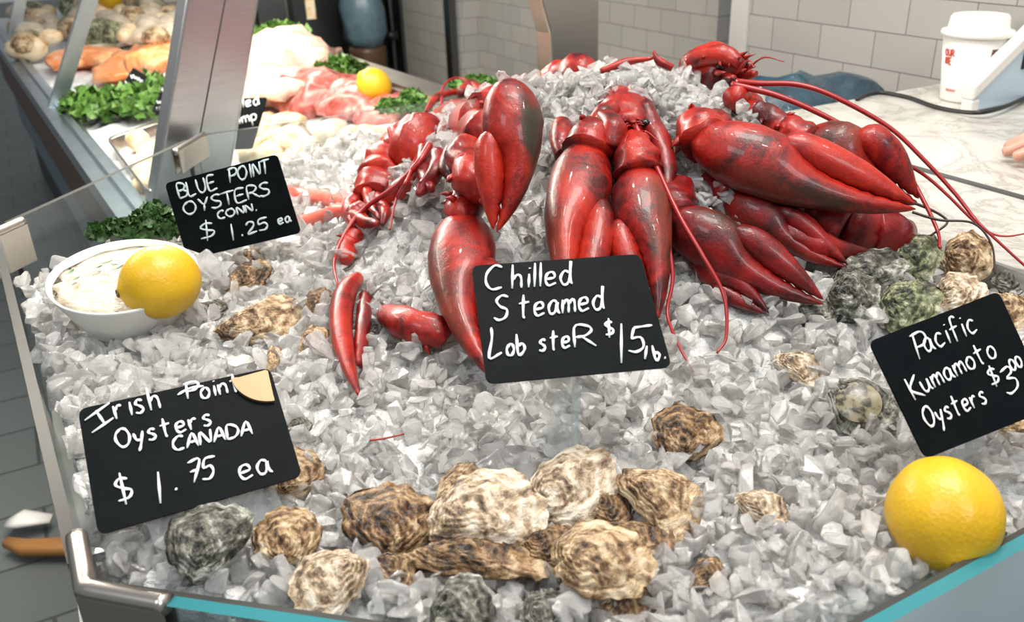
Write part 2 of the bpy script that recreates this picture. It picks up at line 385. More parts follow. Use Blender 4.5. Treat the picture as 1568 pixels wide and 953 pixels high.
# marble counter: slab with a seam strip, wood base
struct('trim_4', *boxst(0.948, 0.957, 0.10, 1.03, 0.0295, 0.0325), M['steeld'])
mc = thing('marble_counter', st(1.1, .6, ZF), 'white marble service counter with grey veins right of the ice bin', 'counter')
o = mesh('countertop', *boxst(0.765, 1.425, -0.6, 1.035, 0.0, 0.03), M['marble'], mc, smooth=False); bevel(o, .003)
mesh('counter_base', *boxst(0.80, 1.40, -0.55, 1.0, ZF, 0.0), M['kick'], mc, smooth=False)

# ice bin: steel tub, glass panes with metal clips
POLY = [(-0.06, 0.49), (-0.06, 1.20), (0.215, 1.52), (0.76, 1.52), (0.76, 0.227), (0.235, 0.227)]
bn = thing('ice_bin', st(.35, .85, ZF), 'steel counter bin that holds the crushed ice and lobsters', 'display bin')
mesh('bin_base', *prism(POLY, ZF, -0.13, lambda u, v, d: st(u, v, d)), M['kick'], bn, smooth=False)
mesh('bin_floor', *prism(POLY, -0.13, -0.12, lambda u, v, d: st(u, v, d)), M['steeld'], bn, smooth=False)
GT = 0.012
def pane(label, p, q, mat, edge, ztop=GT, th=0.008, n=1):
    p = np.array(p); q = np.array(q); d = nrm(q - p); nn = np.array([-d[1], d[0]])
    V, Fc = prism([tuple(p), tuple(q), tuple(q + nn * th), tuple(p + nn * th)], -0.13, ztop, lambda u, v, dd: st(u, v, dd)); mi = [1, 1, 0, 1, 0, 1]
    if edge == 'gedge':      # the cut edge shows a dark inner line beside the teal
        V2, F2 = prism([tuple(p + nn * th), tuple(q + nn * th), tuple(q + nn * th * 1.45), tuple(p + nn * th * 1.45)], -0.13, ztop, lambda u, v, dd: st(u, v, dd))
        V, Fc = join([(V, Fc), (V2, F2)]); mi += [2, 2, 0, 2, 0, 2]
    return tag(mesh('glass_panel', V, Fc, [M[mat], M[edge], M['gedged']], smooth=False, mi=mi), label, 'glass panel')
pane('left glass panel of the ice bin with dark top edge beside the aisle', (-0.038, 0.485), (-0.074, 1.18), 'glass', 'gedged')
pane('angled glass panel behind the white bowl at the left corner of the bin', (-0.062, 1.205), (0.205, 1.50), 'glass', 'gedged')
pane('glass panel between the ice bin and the fish case behind the oyster card', (0.22, 1.52), (0.76, 1.52), 'glass', 'gedged', 0.012)
pane('short angled glass panel at the front left corner of the bin', (-0.026, 0.441), (0.222, 0.225), 'glass', 'gedge')
pane('front glass panel with painted pale light and teal edge in front of the big lemon', (0.235, 0.212), (0.755, 0.216), 'glasslight', 'gedge')

def clip(label, pts, w, drop, mat='pol'):
    """folded metal clip over the top edge of two panes"""
    P = np.array(pts); root = thing('corner_clip', P[len(P) // 2], label, 'metal clip', 'glass corner clips')
    S = [P[0]] ; 
    for a, b_ in zip(P[:-1], P[1:]): S += [a + (b_ - a) * u for u in np.linspace(.08, 1, 12)]
    S = np.array(S)
    mesh('clip_cap', *loft(S, w, w * .9, sides=14), M[mat], root)
    parts = []
    for a, b_ in zip(P[:-1], P[1:]):
        d = nrm((b_ - a)[:2]); nn = np.array([-d[1], d[0], 0])
        for sg in (-1, 1):
            off = nn * sg * w * .93
            parts.append(prism([(0, 0), (1, 0), (1, 1), (0, 1)], 0, 1, lambda u, v, dd, a=a, b_=b_, off=off, nn=nn, sg=sg: a + (b_ - a) * u + off - np.array([0, 0, 1]) * drop * v - nn * sg * dd * .0015))
    mesh('clip_skirt', *join(parts), M[mat], root, smooth=False)
    return root
clip('polished metal clip joining two panes at the lower left corner', [atz(117, 822, .012), atz(131, 903, .012), atz(257, 926, .012)], 0.0065, 0.055)
clip('metal clip on the pane edge left of the white bowl', [atz(-60, 430, .012), atz(-38, 372, .012), atz(34, 340, .012)], 0.0075, 0.05)
clip('metal clip joining two panes by the steel column behind the oyster card', [atz(268, 233, .012), atz(274, 229, .012), atz(311, 207, .012)], 0.006, 0.035)

# ------------------------------------------------------------------ the fish case behind
TH_ = math.radians(3.5)
AC = np.array([math.cos(TH_) * A2[0] - math.sin(TH_) * A2[1], math.sin(TH_) * A2[0] + math.cos(TH_) * A2[1]]); BC = np.array([-AC[1], AC[0]]); OC = A2 * .09 + B2 * 1.5
def sc(s, t, z=0.0): q = OC + AC * (s - .09) + BC * (t - 1.5); return np.array([q[0], q[1], z])   # the case stands a little askew to the bin
def csc(P): q = np.asarray(P)[..., :2] - OC; return q @ AC + .09, q @ BC + 1.5
def attc(px, py, t): d = ray(px, py); return CAM + d * ((t - 1.5 + OC @ BC) / (d[:2] @ BC))
def boxsc(s0, s1, t0, t1, z0, z1): return prism([(s0, t0), (s1, t0), (s1, t1), (s0, t1)], z0, z1, lambda u, v, d: sc(u, v, d))
fc = thing('fish_case', sc(.35, 3.0, ZF), 'long steel seafood display case with slanted frames full of fish', 'display case')
T0, T1 = 1.535, 5.2
mesh('front_sill', *join([boxsc(.075, .106, T0 - .02, T1, -.135, -.10), boxsc(.106, .120, T0 - .02, T1, -.135, -.090), boxsc(.120, .136, T0, T1, -.135, -.106)]), M['steelb'], fc, smooth=False)
mesh('front_panel', *boxsc(.115, .15, T0, T1, -.40, -.135), M['brownpanel'], fc, smooth=False)
mesh('panel_strip', *boxsc(.125, .15, T0, T1, -.43, -.40), M['steel'], fc, smooth=False)
mesh('lower_panel', *boxsc(.14, .16, T0, T1, -.62, -.43), M['bluepanel'], fc, smooth=False)
mesh('kick_panel', *boxsc(.17, .75, T0, T1, ZF, -.62), M['kick'], fc, smooth=False)
mesh('end_panel', *boxsc(.09, .80, T0, T0 + .02, -.62, -.13), M['steeld'], fc, smooth=False)
mesh('rear_rail', *join([boxsc(.765, .84, T0, T1, -.16, -.030), boxsc(.755, .765, T0, T1, -.16, -.040)]), M['alu'], fc, smooth=False)
mesh('rear_panel', *boxsc(.78, .84, T0, T1, ZF, -.16), M['kick'], fc, smooth=False)
mesh('pan_floor', *boxsc(.10, .78, T0, T1, -.18, -.165), M['steeld'], fc, smooth=False)
def slant_post(t0, px_top, s0, w_s, w_t, mat):
    # leans back over the food in the plane t = t0
    top = attc(*px_top, t0); s1 = csc(top)[0]; z1 = top[2]
    k = (0.75 + 0.10) / (z1 + 0.10); s1 = s0 + (s1 - s0) * k; z1 = 0.75
    return prism([(s0, -0.115), (s0 + w_s, -0.115), (s1 + w_s, z1), (s1, z1)], t0, t0 + w_t, lambda u, v, d: sc(u, d, v)), s1
(pv, pf), s1 = slant_post(2.56, (122, 0), 0.084, 0.040, 0.03, 'steelb')
mesh('frame_post', pv, pf, M['steelb'], fc, smooth=False)
(pv, pf), _ = slant_post(3.75, (20, 0), 0.08, 0.040, 0.03, 'steelb')
mesh('frame_post', pv, pf, M['steelb'], fc, smooth=False)
# broad column at the near end
tc = 1.56
P_tl, P_tr = attc(284, 0, tc), attc(398, 0, tc); P_bl, P_br = attc(232, 325, tc), attc(345, 325, tc)
def ext(a, b_, k): return a + (b_ - a) * k
colq = [P_bl, P_br, ext(P_br, P_tr, 2.2), ext(P_bl, P_tl, 2.2)]
fx = [(csc(p)[0], p[2]) for p in colq]
V, Fc = prism(fx, tc, tc + 0.06, lambda u, v, d: sc(u, d, v))
o = mesh('end_column', V, Fc, M['steel'], fc, smooth=False); bevel(o, .006, 3)
sA = np.array(fx); lines = []
for k in (0.62,):
    a = sA[0] + (sA[1] - sA[0]) * k; b_ = sA[3] + (sA[2] - sA[3]) * k
    lines.append(tube([sc(a[0], tc - .0005, a[1] + .06), sc(b_[0], tc - .0005, b_[1])], .0012, n=4, sides=6))
kk = sA[0] + (sA[1] - sA[0]) * .62
mesh('column_seam', *join(lines), M['steeld'], o)
mesh('column_bolt', *lathe([(.006, 0), (.006, .002), (.003, .003)], sc(fx[0][0] + (fx[1][0] - fx[0][0]) * .60, tc - .003, fx[0][1] + .07), 12), M['steeld'], o)
# rear post with a crank in it
tr = 1.60
q = [att(x, y, tr) for x, y in ((848, 170), (917, 170), (918, -60), (812, -60), (843, 52))]
V, Fc = prism([(p[:2] @ A2, p[2]) for p in q], tr, tr + 0.06, lambda u, v, d: st(u, d, v))
rp = thing('cranked_post', st(q[0][:2] @ A2, tr, ZF), 'cranked brushed steel post standing behind the ice mound before the tiled wall', 'post')
o = mesh('post_upper', V, Fc, M['alu'], rp, smooth=False); bevel(o, .004)
bl, br = q[0], q[1]
mesh('post_lower', *boxst(bl[:2] @ A2, br[:2] @ A2, tr, tr + .06, ZF, min(bl[2], br[2]) + .002), M['alu'], rp, smooth=False)
# ice bed of the case
def bed_z(s, t): return -0.118 + 0.048 * np.clip((s - .2) / .55, 0, 1) + (vnoise(np.asarray(s) * 20, np.asarray(t) * 20, 9) - .5) * .02
ss = np.linspace(.13, .758, 50); tt = np.linspace(T0 + .03, T1 - .05, 220)
S_, T_ = np.meshgrid(ss, tt, indexing='ij'); Z_ = bed_z(S_, T_)
V = np.stack([OC[0] + AC[0] * (S_ - .09) + BC[0] * (T_ - 1.5), OC[1] + AC[1] * (S_ - .09) + BC[1] * (T_ - 1.5), Z_], -1).reshape(-1, 3)
Fc = [(i * 220 + j, (i + 1) * 220 + j, (i + 1) * 220 + j + 1, i * 220 + j + 1) for i in range(49) for j in range(219)]
tag(mesh('case_ice', V, Fc, M['icecase']), 'bright white bed of ice inside the fish case', 'ice', kind='stuff')

# ------------------------------------------------------------------ crushed ice of the bin
def inside(s, t):
    return (s > -0.030 - .052 * (t - .5)) & ((s < 0.757) | ((s < 0.80) & (t > .62) & (t < 1.02))) & (t > 0.240) & (t < 1.505) & (t > 0.50 - (s + .05) * 0.94 + .004) & \
           (t - 1.02 < np.interp(s, [-.06, .10, .21, .30, .35, .56, .62, .8], [0.0, .10, .15, .27, .36, .37, .50, .50]))
def ice_h(x, y):
    s = x * A2[0] + y * A2[1]
    k = np.clip((0.81 - s) / 0.07, 0, 1); return hsurf(x, y) * k
def dip(x, y, z):
    """hollows in the ice where the oyster heaps lie"""
    out = 0.0
    for px, py, rx, ry, dp in ((795, 815, 270, 105, .014), (1385, 425, 140, 75, .012), (375, 820, 120, 70, .008)):
        c = onice(px, py); u = onice(px + rx, py) - c; v = onice(px, py + ry) - c; dx, dy = x - c[0], y - c[1]
        a = (dx * u[0] + dy * u[1]) / (u[0] ** 2 + u[1] ** 2); b_ = (dx * v[0] + dy * v[1]) / (v[0] ** 2 + v[1] ** 2)
        out = out + dp * np.clip(1.6 * (1 - np.sqrt(a * a + b_ * b_)), 0, 1)
    return out
gx = np.arange(-0.78, 0.80, 0.006); gy = np.arange(0.16, 1.75, 0.006)
X, Y = np.meshgrid(gx, gy, indexing='ij'); Sg = X * A2[0] + Y * A2[1]; Tg = X * B2[0] + Y * B2[1]
ins = inside(Sg, Tg); Zg = ice_h(X, Y) - dip(X, Y, 0) - 0.010 + (vnoise(X * 120, Y * 120, 7) - .5) * .008
nyy = len(gy); idx = -np.ones(X.shape, int); cell = ins[:-1, :-1] & ins[1:, :-1] & ins[:-1, 1:] & ins[1:, 1:]
used = np.zeros(X.shape, bool); used[:-1, :-1] |= cell; used[1:, :-1] |= cell; used[:-1, 1:] |= cell; used[1:, 1:] |= cell
idx[used] = np.arange(used.sum()); Vt = np.stack([X, Y, Zg], -1)[used]
ci, cj = np.nonzero(cell); Ft = np.stack([idx[ci, cj], idx[ci + 1, cj], idx[ci + 1, cj + 1], idx[ci, cj + 1]], -1)
base_V, base_F = Vt, Ft
# skirt down to the tub floor
edges = {}
for f in Ft.tolist():
    for a, b_ in zip(f, f[1:] + f[:1]):
        if (b_, a) in edges: del edges[(b_, a)]
        else: edges[(a, b_)] = 1
bv = sorted({i for e in edges for i in e}); mp_ = {i: len(Vt) + k for k, i in enumerate(bv)}
low = Vt[bv].copy(); low[:, 2] = -0.12
SK = [(b_, a, mp_[a], mp_[b_]) for a, b_ in edges]
baseV = np.vstack([Vt, low]); baseF = Ft.tolist() + SK
rng = np.random.default_rng(11)
bmi = bmesh.new(); bmesh.ops.create_icosphere(bmi, subdivisions=2, radius=1.0)
IV = np.array([v.co[:] for v in bmi.verts]); IF = np.array([[v.index for v in f.verts] for f in bmi.faces]); bmi.free()
def hull_proto(k):
    """one angular chip: convex hull of random points with its edges melted round"""
    r = np.random.default_rng(700 + k); bm = bmesh.new(); n = int(r.integers(9, 14))
    fl = r.uniform(.34, .62); el = r.uniform(.8, 1.0)
    for _ in range(n):
        d = r.normal(size=3); d = d / np.linalg.norm(d) * r.uniform(.78, 1.05)
        bm.verts.new((d[0] * 1.2, d[1] * el, d[2] * fl))
    res = bmesh.ops.convex_hull(bm, input=list(bm.verts)); bmesh.ops.delete(bm, geom=[v for v in bm.verts if not v.link_faces], context='VERTS')
    bmesh.ops.dissolve_limit(bm, angle_limit=math.radians(14), verts=list(bm.verts), edges=list(bm.edges))
    bmesh.ops.bevel(bm, geom=list(bm.edges), offset=.09, offset_type='OFFSET', segments=2, profile=.5, affect='EDGES', clamp_overlap=True)
    bmesh.ops.triangulate(bm, faces=list(bm.faces)); bm.verts.index_update()
    V = np.array([v.co[:] for v in bm.verts]); T = np.array([[v.index for v in f.verts] for f in bm.faces]); bm.free(); return V, T
HP = [hull_proto(k) for k in range(28)]
def quatmats(n, rg):
    q = rg.normal(size=(n, 4)); q /= np.linalg.norm(q, axis=1)[:, None]; w, x, y, z = q.T
    return np.stack([np.stack([1 - 2 * (y * y + z * z), 2 * (x * y - z * w), 2 * (x * z + y * w)], -1),
                     np.stack([2 * (x * y + z * w), 1 - 2 * (x * x + z * z), 2 * (y * z - x * w)], -1),
                     np.stack([2 * (x * z - y * w), 2 * (y * z + x * w), 1 - 2 * (x * x + y * y)], -1)], -2)
def chips(P, size, rg):
    R = quatmats(len(P), rg); k = rg.integers(0, len(HP), len(P)); VV = []; TT = []; n0 = 0
    for q, (V, T) in enumerate(HP):
        m_ = np.nonzero(k == q)[0]
        if not len(m_): continue
        W = np.einsum('nij,vj->nvi', R[m_], V) * size[m_][:, None, None] + P[m_][:, None, :]
        VV.append(W.reshape(-1, 3)); TT.append((T[None] + (np.arange(len(m_)) * len(V))[:, None, None]).reshape(-1, 3) + n0); n0 += len(m_) * len(V)
    return np.vstack(VV), np.vstack(TT)
def chip_field():
    N = 60000; x = rng.uniform(-.78, .8, N); y = rng.uniform(.16, 1.75, N); s = x * A2[0] + y * A2[1]; t = x * B2[0] + y * B2[1]
    k = inside(s, t); x, y = x[k], y[k]
    d = np.hypot(x, y); keep = rng.uniform(size=len(x)) < np.clip(0.36 * (0.75 / np.maximum(d, .35)) ** 1.1, 0, 1); x, y = x[keep], y[keep]
    sz = rng.uniform(.0070, .0145, len(x)) * np.clip(.74 + .34 * np.hypot(x, y), .85, 1.25)
    big = rng.uniform(size=len(x)) < .10; sz[big] *= 1.35
    z = ice_h(x, y) + rng.uniform(-.9, .55, len(x)) * sz
    z += (vnoise(x * 70, y * 70, 21) - .5) * .010
    z -= dip(x, y, ice_h(x, y))
    return np.stack([x, y, z], -1), sz
CP, CS = chip_field()
# heaps of chips lying on the lobsters: (px, py, spread px, count, lift)
HEAPS = [(930, 140, 40, 60, .03), (985, 135, 30, 40, .03), (905, 160, 20, 20, .02), (1075, 100, 22, 24, .02), (1005, 150, 55, 90, .012), (960, 110, 40, 60, .008), (1040, 150, 35, 60, .02), (1155, 178, 26, 40, .05), (1195, 198, 18, 26, .055), (1230, 212, 12, 14, .06),
         (880, 140, 60, 80, .008), (612, 262, 28, 34, .03), (640, 290, 26, 30, .02), (600, 470, 26, 34, .02), (585, 430, 22, 24, .024), (700, 345, 10, 8, .05),
         (915, 200, 8, 6, .035), (1120, 285, 26, 30, .02), (1085, 300, 30, 30, .012), (1075, 330, 20, 14, .012), (880, 185, 14, 10, .022), (830, 240, 12, 14, .012), (640, 480, 16, 10, .024),
         (655, 190, 12, 8, .04), (1010, 205, 26, 30, .012), (1000, 265, 20, 20, .012)]
hp = []; hs = []
for px, py, sp, n, lf in HEAPS:
    for _ in range(n):
        P_ = onice(px + rng.normal() * sp * .6, py + rng.normal() * sp * .45, lf + rng.uniform(-.012, .006))
        if P_[2] - hsurf(P_[0], P_[1]) > .055 or P_[1] > 1.22: continue
        hp.append(P_); hs.append(rng.uniform(.006, .011))
CP = np.vstack([CP, np.array(hp)]); CS = np.concatenate([CS, hs])
v1, f1 = chips(CP, CS, rng)
def bulk_mesh(name, V, tris, mat):
    me = bpy.data.meshes.new(name); me.vertices.add(len(V)); me.vertices.foreach_set('co', V.astype(np.float32).ravel())
    nt_ = len(tris); me.loops.add(nt_ * 3); me.loops.foreach_set('vertex_index', tris.astype(np.int32).ravel())
    me.polygons.add(nt_); me.polygons.foreach_set('loop_start', np.arange(0, nt_ * 3, 3, dtype=np.int32))
    me.polygons.foreach_set('use_smooth', np.zeros(nt_, bool)); me.materials.append(mat); me.update(calc_edges=True); return me
o = bpy.data.objects.new('crushed_ice', bulk_mesh('crushed_ice', v1, f1, M['ice'])); COL.objects.link(o)
tag(o, 'loose chips of crushed ice filling the bin and heaped up under the lobsters', 'ice', kind='stuff')
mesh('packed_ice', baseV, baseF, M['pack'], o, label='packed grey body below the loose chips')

# ------------------------------------------------------------------ lemons
def lemon(label, px, py, dpx, d, stem_dir, elong=1.12, scar=True):
    c = atd(px, py, d); r = 0.5 * dpx * d / FPX
    ax = nrm(stem_dir); u = nrm(np.cross(ax, [0.13, 0.2, 0.9])); v = np.cross(ax, u); prof = []
    n = 40
    for i in range(n + 1):
        a = math.pi * i / n; z = -math.cos(a) * r * elong; rr = r * math.sin(a) ** 0.93
        nip = math.exp(-((a - math.pi) / .22) ** 2) * r * .10 + math.exp(-(a / .20) ** 2) * r * .03
        z += nip if a > 1.5 else -nip
        prof.append((rr, z))
    V = []; Fc = []; m = 48
    for rr, z in prof:
        for k in range(m):
            t = 2 * math.pi * k / m; w = 1 + .012 * math.sin(3 * t + z * 60) + .008 * math.sin(7 * t)
            V.append(c + ax * z + (u * math.cos(t) + v * math.sin(t)) * rr * w)
    for i in range(n):
        for k in range(m): Fc.append((i * m + k, i * m + (k + 1) % m, (i + 1) * m + (k + 1) % m, (i + 1) * m + k))
    root = thing('lemon', c - np.array([0, 0, r]), label, 'lemon')
    mesh('peel', V, Fc, M['lemon'], root)
    if scar:
        e = c + ax * (r * elong + r * .085)
        ring = [e + (u * math.cos(t) + v * math.sin(t)) * r * .085 for t in np.linspace(0, 2 * math.pi, 24)]
        mesh('stem_scar', *join([tube(ring, r * .035, n=48, sides=8), loft([e - ax * r * .06, e - ax * r * .005, e + ax * r * .012], [r * .085, r * .08, r * .03], up=u, sides=14)]), M['lemontip'], root)
        mesh('stem_core', *loft([e - ax * r * .02, e + ax * r * .02, e + ax * r * .03], [r * .05, r * .045, r * .02], up=u, sides=12), M['lemoncore'], root)
    return root
lemon('big yellow lemon at the front right by the teal glass edge', 1446, 787, 168, .528, -F3 * .75 + U3 * -.62 - R3 * .16, 1.04)
lemon('yellow lemon resting against the white bowl of creamy sauce', 246, 432, 112, .815, -F3 * .55 - R3 * .75 - U3 * .28, 1.06)
lemon('yellow lemon on the red fish inside the fish case', 573, 131, 50, 1.93, -F3 * .3 - R3 * .7 + U3 * .5, 1.10, False)

# ------------------------------------------------------------------ handwriting
G = {
 'B': [[(0, 0), (0, 1), (.35, .98), (.48, .78), (.32, .55), (0, .52)], [(.30, .54), (.55, .32), (.42, .06), (0, 0)]],
 'L': [[(0, 1), (0, 0), (.45, .04)]], 'U': [[(0, 1), (.02, .3), (.2, 0), (.42, .12), (.5, .5), (.5, 1)]],
 'E': [[(.5, 1), (.05, .97), (0, 0), (.52, .04)], [(.02, .5), (.42, .54)]], 'P': [[(0, 0), (.05, 1)], [(-.08, .95), (.4, 1), (.55, .75), (.38, .5), (.04, .46)]],
 'O': [[(.3, .98), (.05, .75), (0, .4), (.2, .02), (.48, .1), (.62, .5), (.5, .9), (.26, .98)]], 'I': [[(.1, 0), (.1, 1)]],
 'N': [[(0, 0), (.03, .95), (.45, .08), (.5, 1)]], 'T': [[(-.1, .95), (.6, 1)], [(.25, .96), (.22, 0)]],
 'Y': [[(0, 1), (.25, .5), (.5, 1)], [(.26, .52), (.2, 0)]], 'S': [[(.5, .92), (.25, 1), (.05, .8), (.2, .55), (.45, .4), (.4, .1), (.15, 0), (-.05, .12)]],
 'R': [[(0, 0), (.03, 1), (.38, .98), (.48, .76), (.3, .52), (.04, .48)], [(.2, .5), (.58, 0)]], 'C': [[(.5, .9), (.28, 1), (.04, .7), (.02, .3), (.2, .02), (.5, .08)]],
 'A': [[(0, 0), (.28, 1), (.52, 0)], [(.1, .36), (.44, .4)]], 'D': [[(0, 0), (.02, 1), (.4, .85), (.52, .45), (.35, .08), (0, 0)]],
 'K': [[(0, 1), (.05, 0)], [(.48, 1), (.05, .48), (.55, 0)]],
 'a': [[(.38, .5), (.2, .58), (.02, .35), (.08, .05), (.28, .08), (.4, .5), (.4, .15), (.5, 0)]], 'b': [[(0, 1), (.02, 0), (.25, 0), (.42, .25), (.28, .5), (.05, .38)]],
 'c': [[(.4, .5), (.2, .58), (.02, .3), (.14, .02), (.42, .1)]], 'd': [[(.38, .48), (.18, .58), (.01, .3), (.14, 0), (.36, .14), (.44, 1), (.42, .2), (.5, 0)]],
 'e': [[(.02, .28), (.38, .34), (.32, .56), (.1, .52), (.01, .26), (.14, .01), (.44, .1)]], 'f': [[(.46, .92), (.3, 1), (.18, .8), (.16, -.05)], [(0, .52), (.4, .56)]],
 'h': [[(.02, 1), (0, 0)], [(.01, .35), (.2, .56), (.36, .45), (.38, 0)]], 'i': [[(.08, .56), (.06, 0)], [(.10, .82), (.11, .78)]],
 'l': [[(.06, 1), (.04, 0)]], 'm': [[(0, .56), (0, 0)], [(.01, .35), (.16, .56), (.26, .42), (.26, 0)], [(.27, .35), (.42, .56), (.52, .42), (.54, 0)]],
 'n': [[(0, .56), (.02, 0)], [(.02, .36), (.2, .57), (.36, .44), (.38, 0)]], 'o': [[(.2, .57), (.02, .35), (.06, .05), (.28, .0), (.42, .26), (.34, .52), (.18, .57)]],
 'p': [[(0, .55), (.0, -.4)], [(.01, .4), (.22, .57), (.4, .34), (.26, .04), (.02, .08)]], 'r': [[(0, .56), (.03, 0)], [(.03, .34), (.18, .54), (.34, .5)]],
 's': [[(.34, .5), (.16, .58), (.04, .42), (.2, .3), (.32, .14), (.16, 0), (-.02, .06)]], 't': [[(.16, .95), (.14, .1), (.22, 0)], [(-.04, .6), (.4, .64)]],
 'u': [[(0, .56), (.04, .1), (.2, 0), (.36, .2), (.4, .56), (.4, .12), (.5, 0)]], 'y': [[(0, .56), (.08, .2), (.26, .16)], [(.42, .58), (.22, -.1), (.08, -.42)]],
 '$': [[(.5, .8), (.25, .9), (.06, .72), (.26, .5), (.5, .34), (.36, .1), (-.02, .1)], [(.32, 1.1), (.18, -.12)]],
 '0': [[(.22, 1), (.02, .7), (.04, .15), (.24, 0), (.46, .35), (.42, .82), (.2, 1)]], '1': [[(.08, 1), (.06, 0)]],
 '2': [[(.02, .78), (.2, 1), (.42, .85), (.36, .5), (.0, .02), (.5, .06)]], '3': [[(.04, .92), (.34, .98), (.4, .72), (.14, .56), (.44, .40), (.4, .08), (.0, .02)]],
 '5': [[(.55, .98), (.12, .96), (.06, .56), (.34, .6), (.48, .32), (.32, .02), (.0, .06)]], '7': [[(.0, .94), (.5, 1), (.26, 0)], [(.1, .5), (.46, .56)]],
 '.': [[(.08, .05), (.12, .0), (.09, .06)]],
}
ADV = {'m': .70, 'I': .28, 'i': .26, 'l': .24, '1': .26, '.': .28, 'O': .80, 'U': .68, ' ': .45}
def write_px(text, x0, y0, x1, y1, h, lean=0.0):
    """strokes in picture pixels: baseline from (x0,y0) to (x1,y1), cap height h, extra lean along the baseline"""
    dx, dy = x1 - x0, y1 - y0; L = math.hypot(dx, dy); ux, uy = dx / L, dy / L; vx, vy = uy, -ux
    adv = [ADV.get(c, .62) for c in text]; tot = sum(adv) - .12
    k = L / tot; cur = 0; out = []
    for c, a in zip(text, adv):
        for stt in G.get(c, []):
            out.append([(x0 + ux * (cur + p[0]) * k + vx * p[1] * h + ux * p[1] * h * lean, y0 + uy * (cur + p[0]) * k + vy * p[1] * h + uy * p[1] * h * lean) for p in stt])
        cur += a
    return out
def strokes_mesh(strokes, p0, n, wpx, lift=0.0008):
    parts = []
    for s_ in strokes:
        pts = [atplane(x, y, p0, n) + n * lift for x, y in s_]
        m_ = max(3, 3 * len(pts)); P = spline(pts, m_) if len(pts) > 2 else spline(pts, 3)
        w = wpx * .5 * depth(p0) / FPX
        rw = w * (0.9 + .2 * np.sin(np.arange(len(P)) * 1.3)); rw[0] *= .6; rw[-1] *= .6
        parts.append(loft(P, rw, .0004, up=n, sides=8))
    return join(parts)
def card_sign(label, quad, base, d, tilt, az, texts, wpx, chalk='chalk', cut=None, rad=.006):
    n = np.array([math.cos(tilt) * math.cos(az), math.cos(tilt) * math.sin(az), math.sin(tilt)])
    c = atd(*np.mean(quad, 0), d); Q = [atplane(x, y, c, n) for x, y in quad]
    root = thing('price_card', base, label, 'price sign')
    # rounded outline in the plane
    out = []
    for i in range(4):
        a, b_, e = Q[i - 1], Q[i], Q[(i + 1) % 4]
        if cut is not None and i == cut[0]:
            out += [b_ + (a - b_) * cut[1], b_ + (e - b_) * cut[2]]; continue
        r = rad; p_, q_ = b_ + nrm(a - b_) * r, b_ + nrm(e - b_) * r
        for u in np.linspace(0, 1, 6): out.append((1 - u) ** 2 * p_ + 2 * u * (1 - u) * b_ + u * u * q_)
    m_ = len(out); th = .0016
    V = [p for p in out] + [p - n * th for p in out]
    Fc = [tuple(range(m_))[::-1], tuple(range(m_, 2 * m_))] + [(i, (i + 1) % m_, m_ + (i + 1) % m_, m_ + i) for i in range(m_)]
    mesh('card', V, Fc, M['card'], root, smooth=False)
    st_ = []
    for t in texts: st_ += write_px(*t) if isinstance(t[0], str) else [t]
    mesh('lettering', *strokes_mesh(st_, c, n, wpx), M[chalk], root)
    return root, c, n, Q
def acryl_strip(root, name, pts, w, up, th=.0016):
    pass
ra = math.radians
# lobster card, on a clear stem
b0 = onice(868, 692)
root, c, n, Q = card_sign('black chalk card reading Chilled Steamed Lobster on a clear stem', [(722, 407), (980, 389), (1029, 562), (745, 588)], b0, .575, ra(52), ra(-77),
  [('C', 743, 446, 768, 444, 37, .1), ('hilled', 784, 443, 876, 436, 36, .08), ('S', 758, 492, 778, 490, 37, .1), ('teamed', 796, 488, 925, 474, 36, .1),
   [(752, 503), (753, 520), (749, 550), (768, 541)], ('ob', 776, 546, 806, 541, 30, .1), ('ste', 826, 539, 874, 533, 30, .1), ('R', 880, 533, 908, 531, 32),
   ('$', 928, 516, 940, 514, 24), [(951, 497), (951, 557)], [(998, 499), (984, 501), (971, 503), (970, 504), (967, 517), (968, 519), (981, 518), (985, 532), (974, 540), (962, 538)],
   [(990, 531), (987, 551)], ('b', 1003, 552, 1012, 550, 22), ('.', 1015, 550, 1019, 549, 14)], 4.6)
up_ = nrm((Q[0] + Q[1]) / 2 - (Q[2] + Q[3]) / 2)
def ribbon(p, q, width, nn, th=.002):
    p = np.array(p); q = np.array(q); t = nrm(q - p); s_ = nrm(np.cross(t, nn)); n2 = np.cross(s_, t)
    return prism([(-width / 2, 0), (width / 2, 0), (width / 2, 1), (-width / 2, 1)], -th / 2, th / 2, lambda u, v, dd: p + (q - p) * v + s_ * u + n2 * dd)
pm = (Q[2] * .45 + Q[3] * .55) - n * .003
bb = onice(862, 690, .014)
mesh('clear_stem', *join([ribbon(bb - [0, 0, .02], pm + up_ * .03, .022, n), ribbon(bb + [.008, 0, -.02], pm + np.array([.010, 0, 0]) + up_ * .03, .004, n, .008)]), M['acryl'], root, smooth=False)
# irish point card
b0 = onice(330, 815)
root, c, n, Q = card_sign('black chalk card with a gold corner reading Irish Point oysters Canada', [(119, 627), (413, 563), (463, 729), (150, 820)], b0, .560, ra(55), ra(-65),
  [[(130, 645), (168, 618)], [(147, 630), (162, 652)], [(141, 664), (174, 641)], ('rish', 178, 643, 250, 625, 36), ('P', 288, 612, 306, 608, 24), [(272, 606), (290, 596), (312, 592)], ('oint', 309, 612, 372, 598, 28),
   ('Oysters', 181, 688, 330, 650, 29), ('CANADA', 266, 692, 386, 666, 21, .1), ('$', 184, 772, 206, 764, 40), [(242, 724), (246, 772)], ('.', 264, 752, 273, 750, 22),
   ('75', 288, 742, 328, 733, 33, .2), ('ea', 369, 737, 418, 724, 38)], 4.6)
kx, ky = nrm(Q[0] - Q[1]), nrm(Q[2] - Q[1]); cc = Q[1] + kx * .002 + ky * .002 + n * .0006
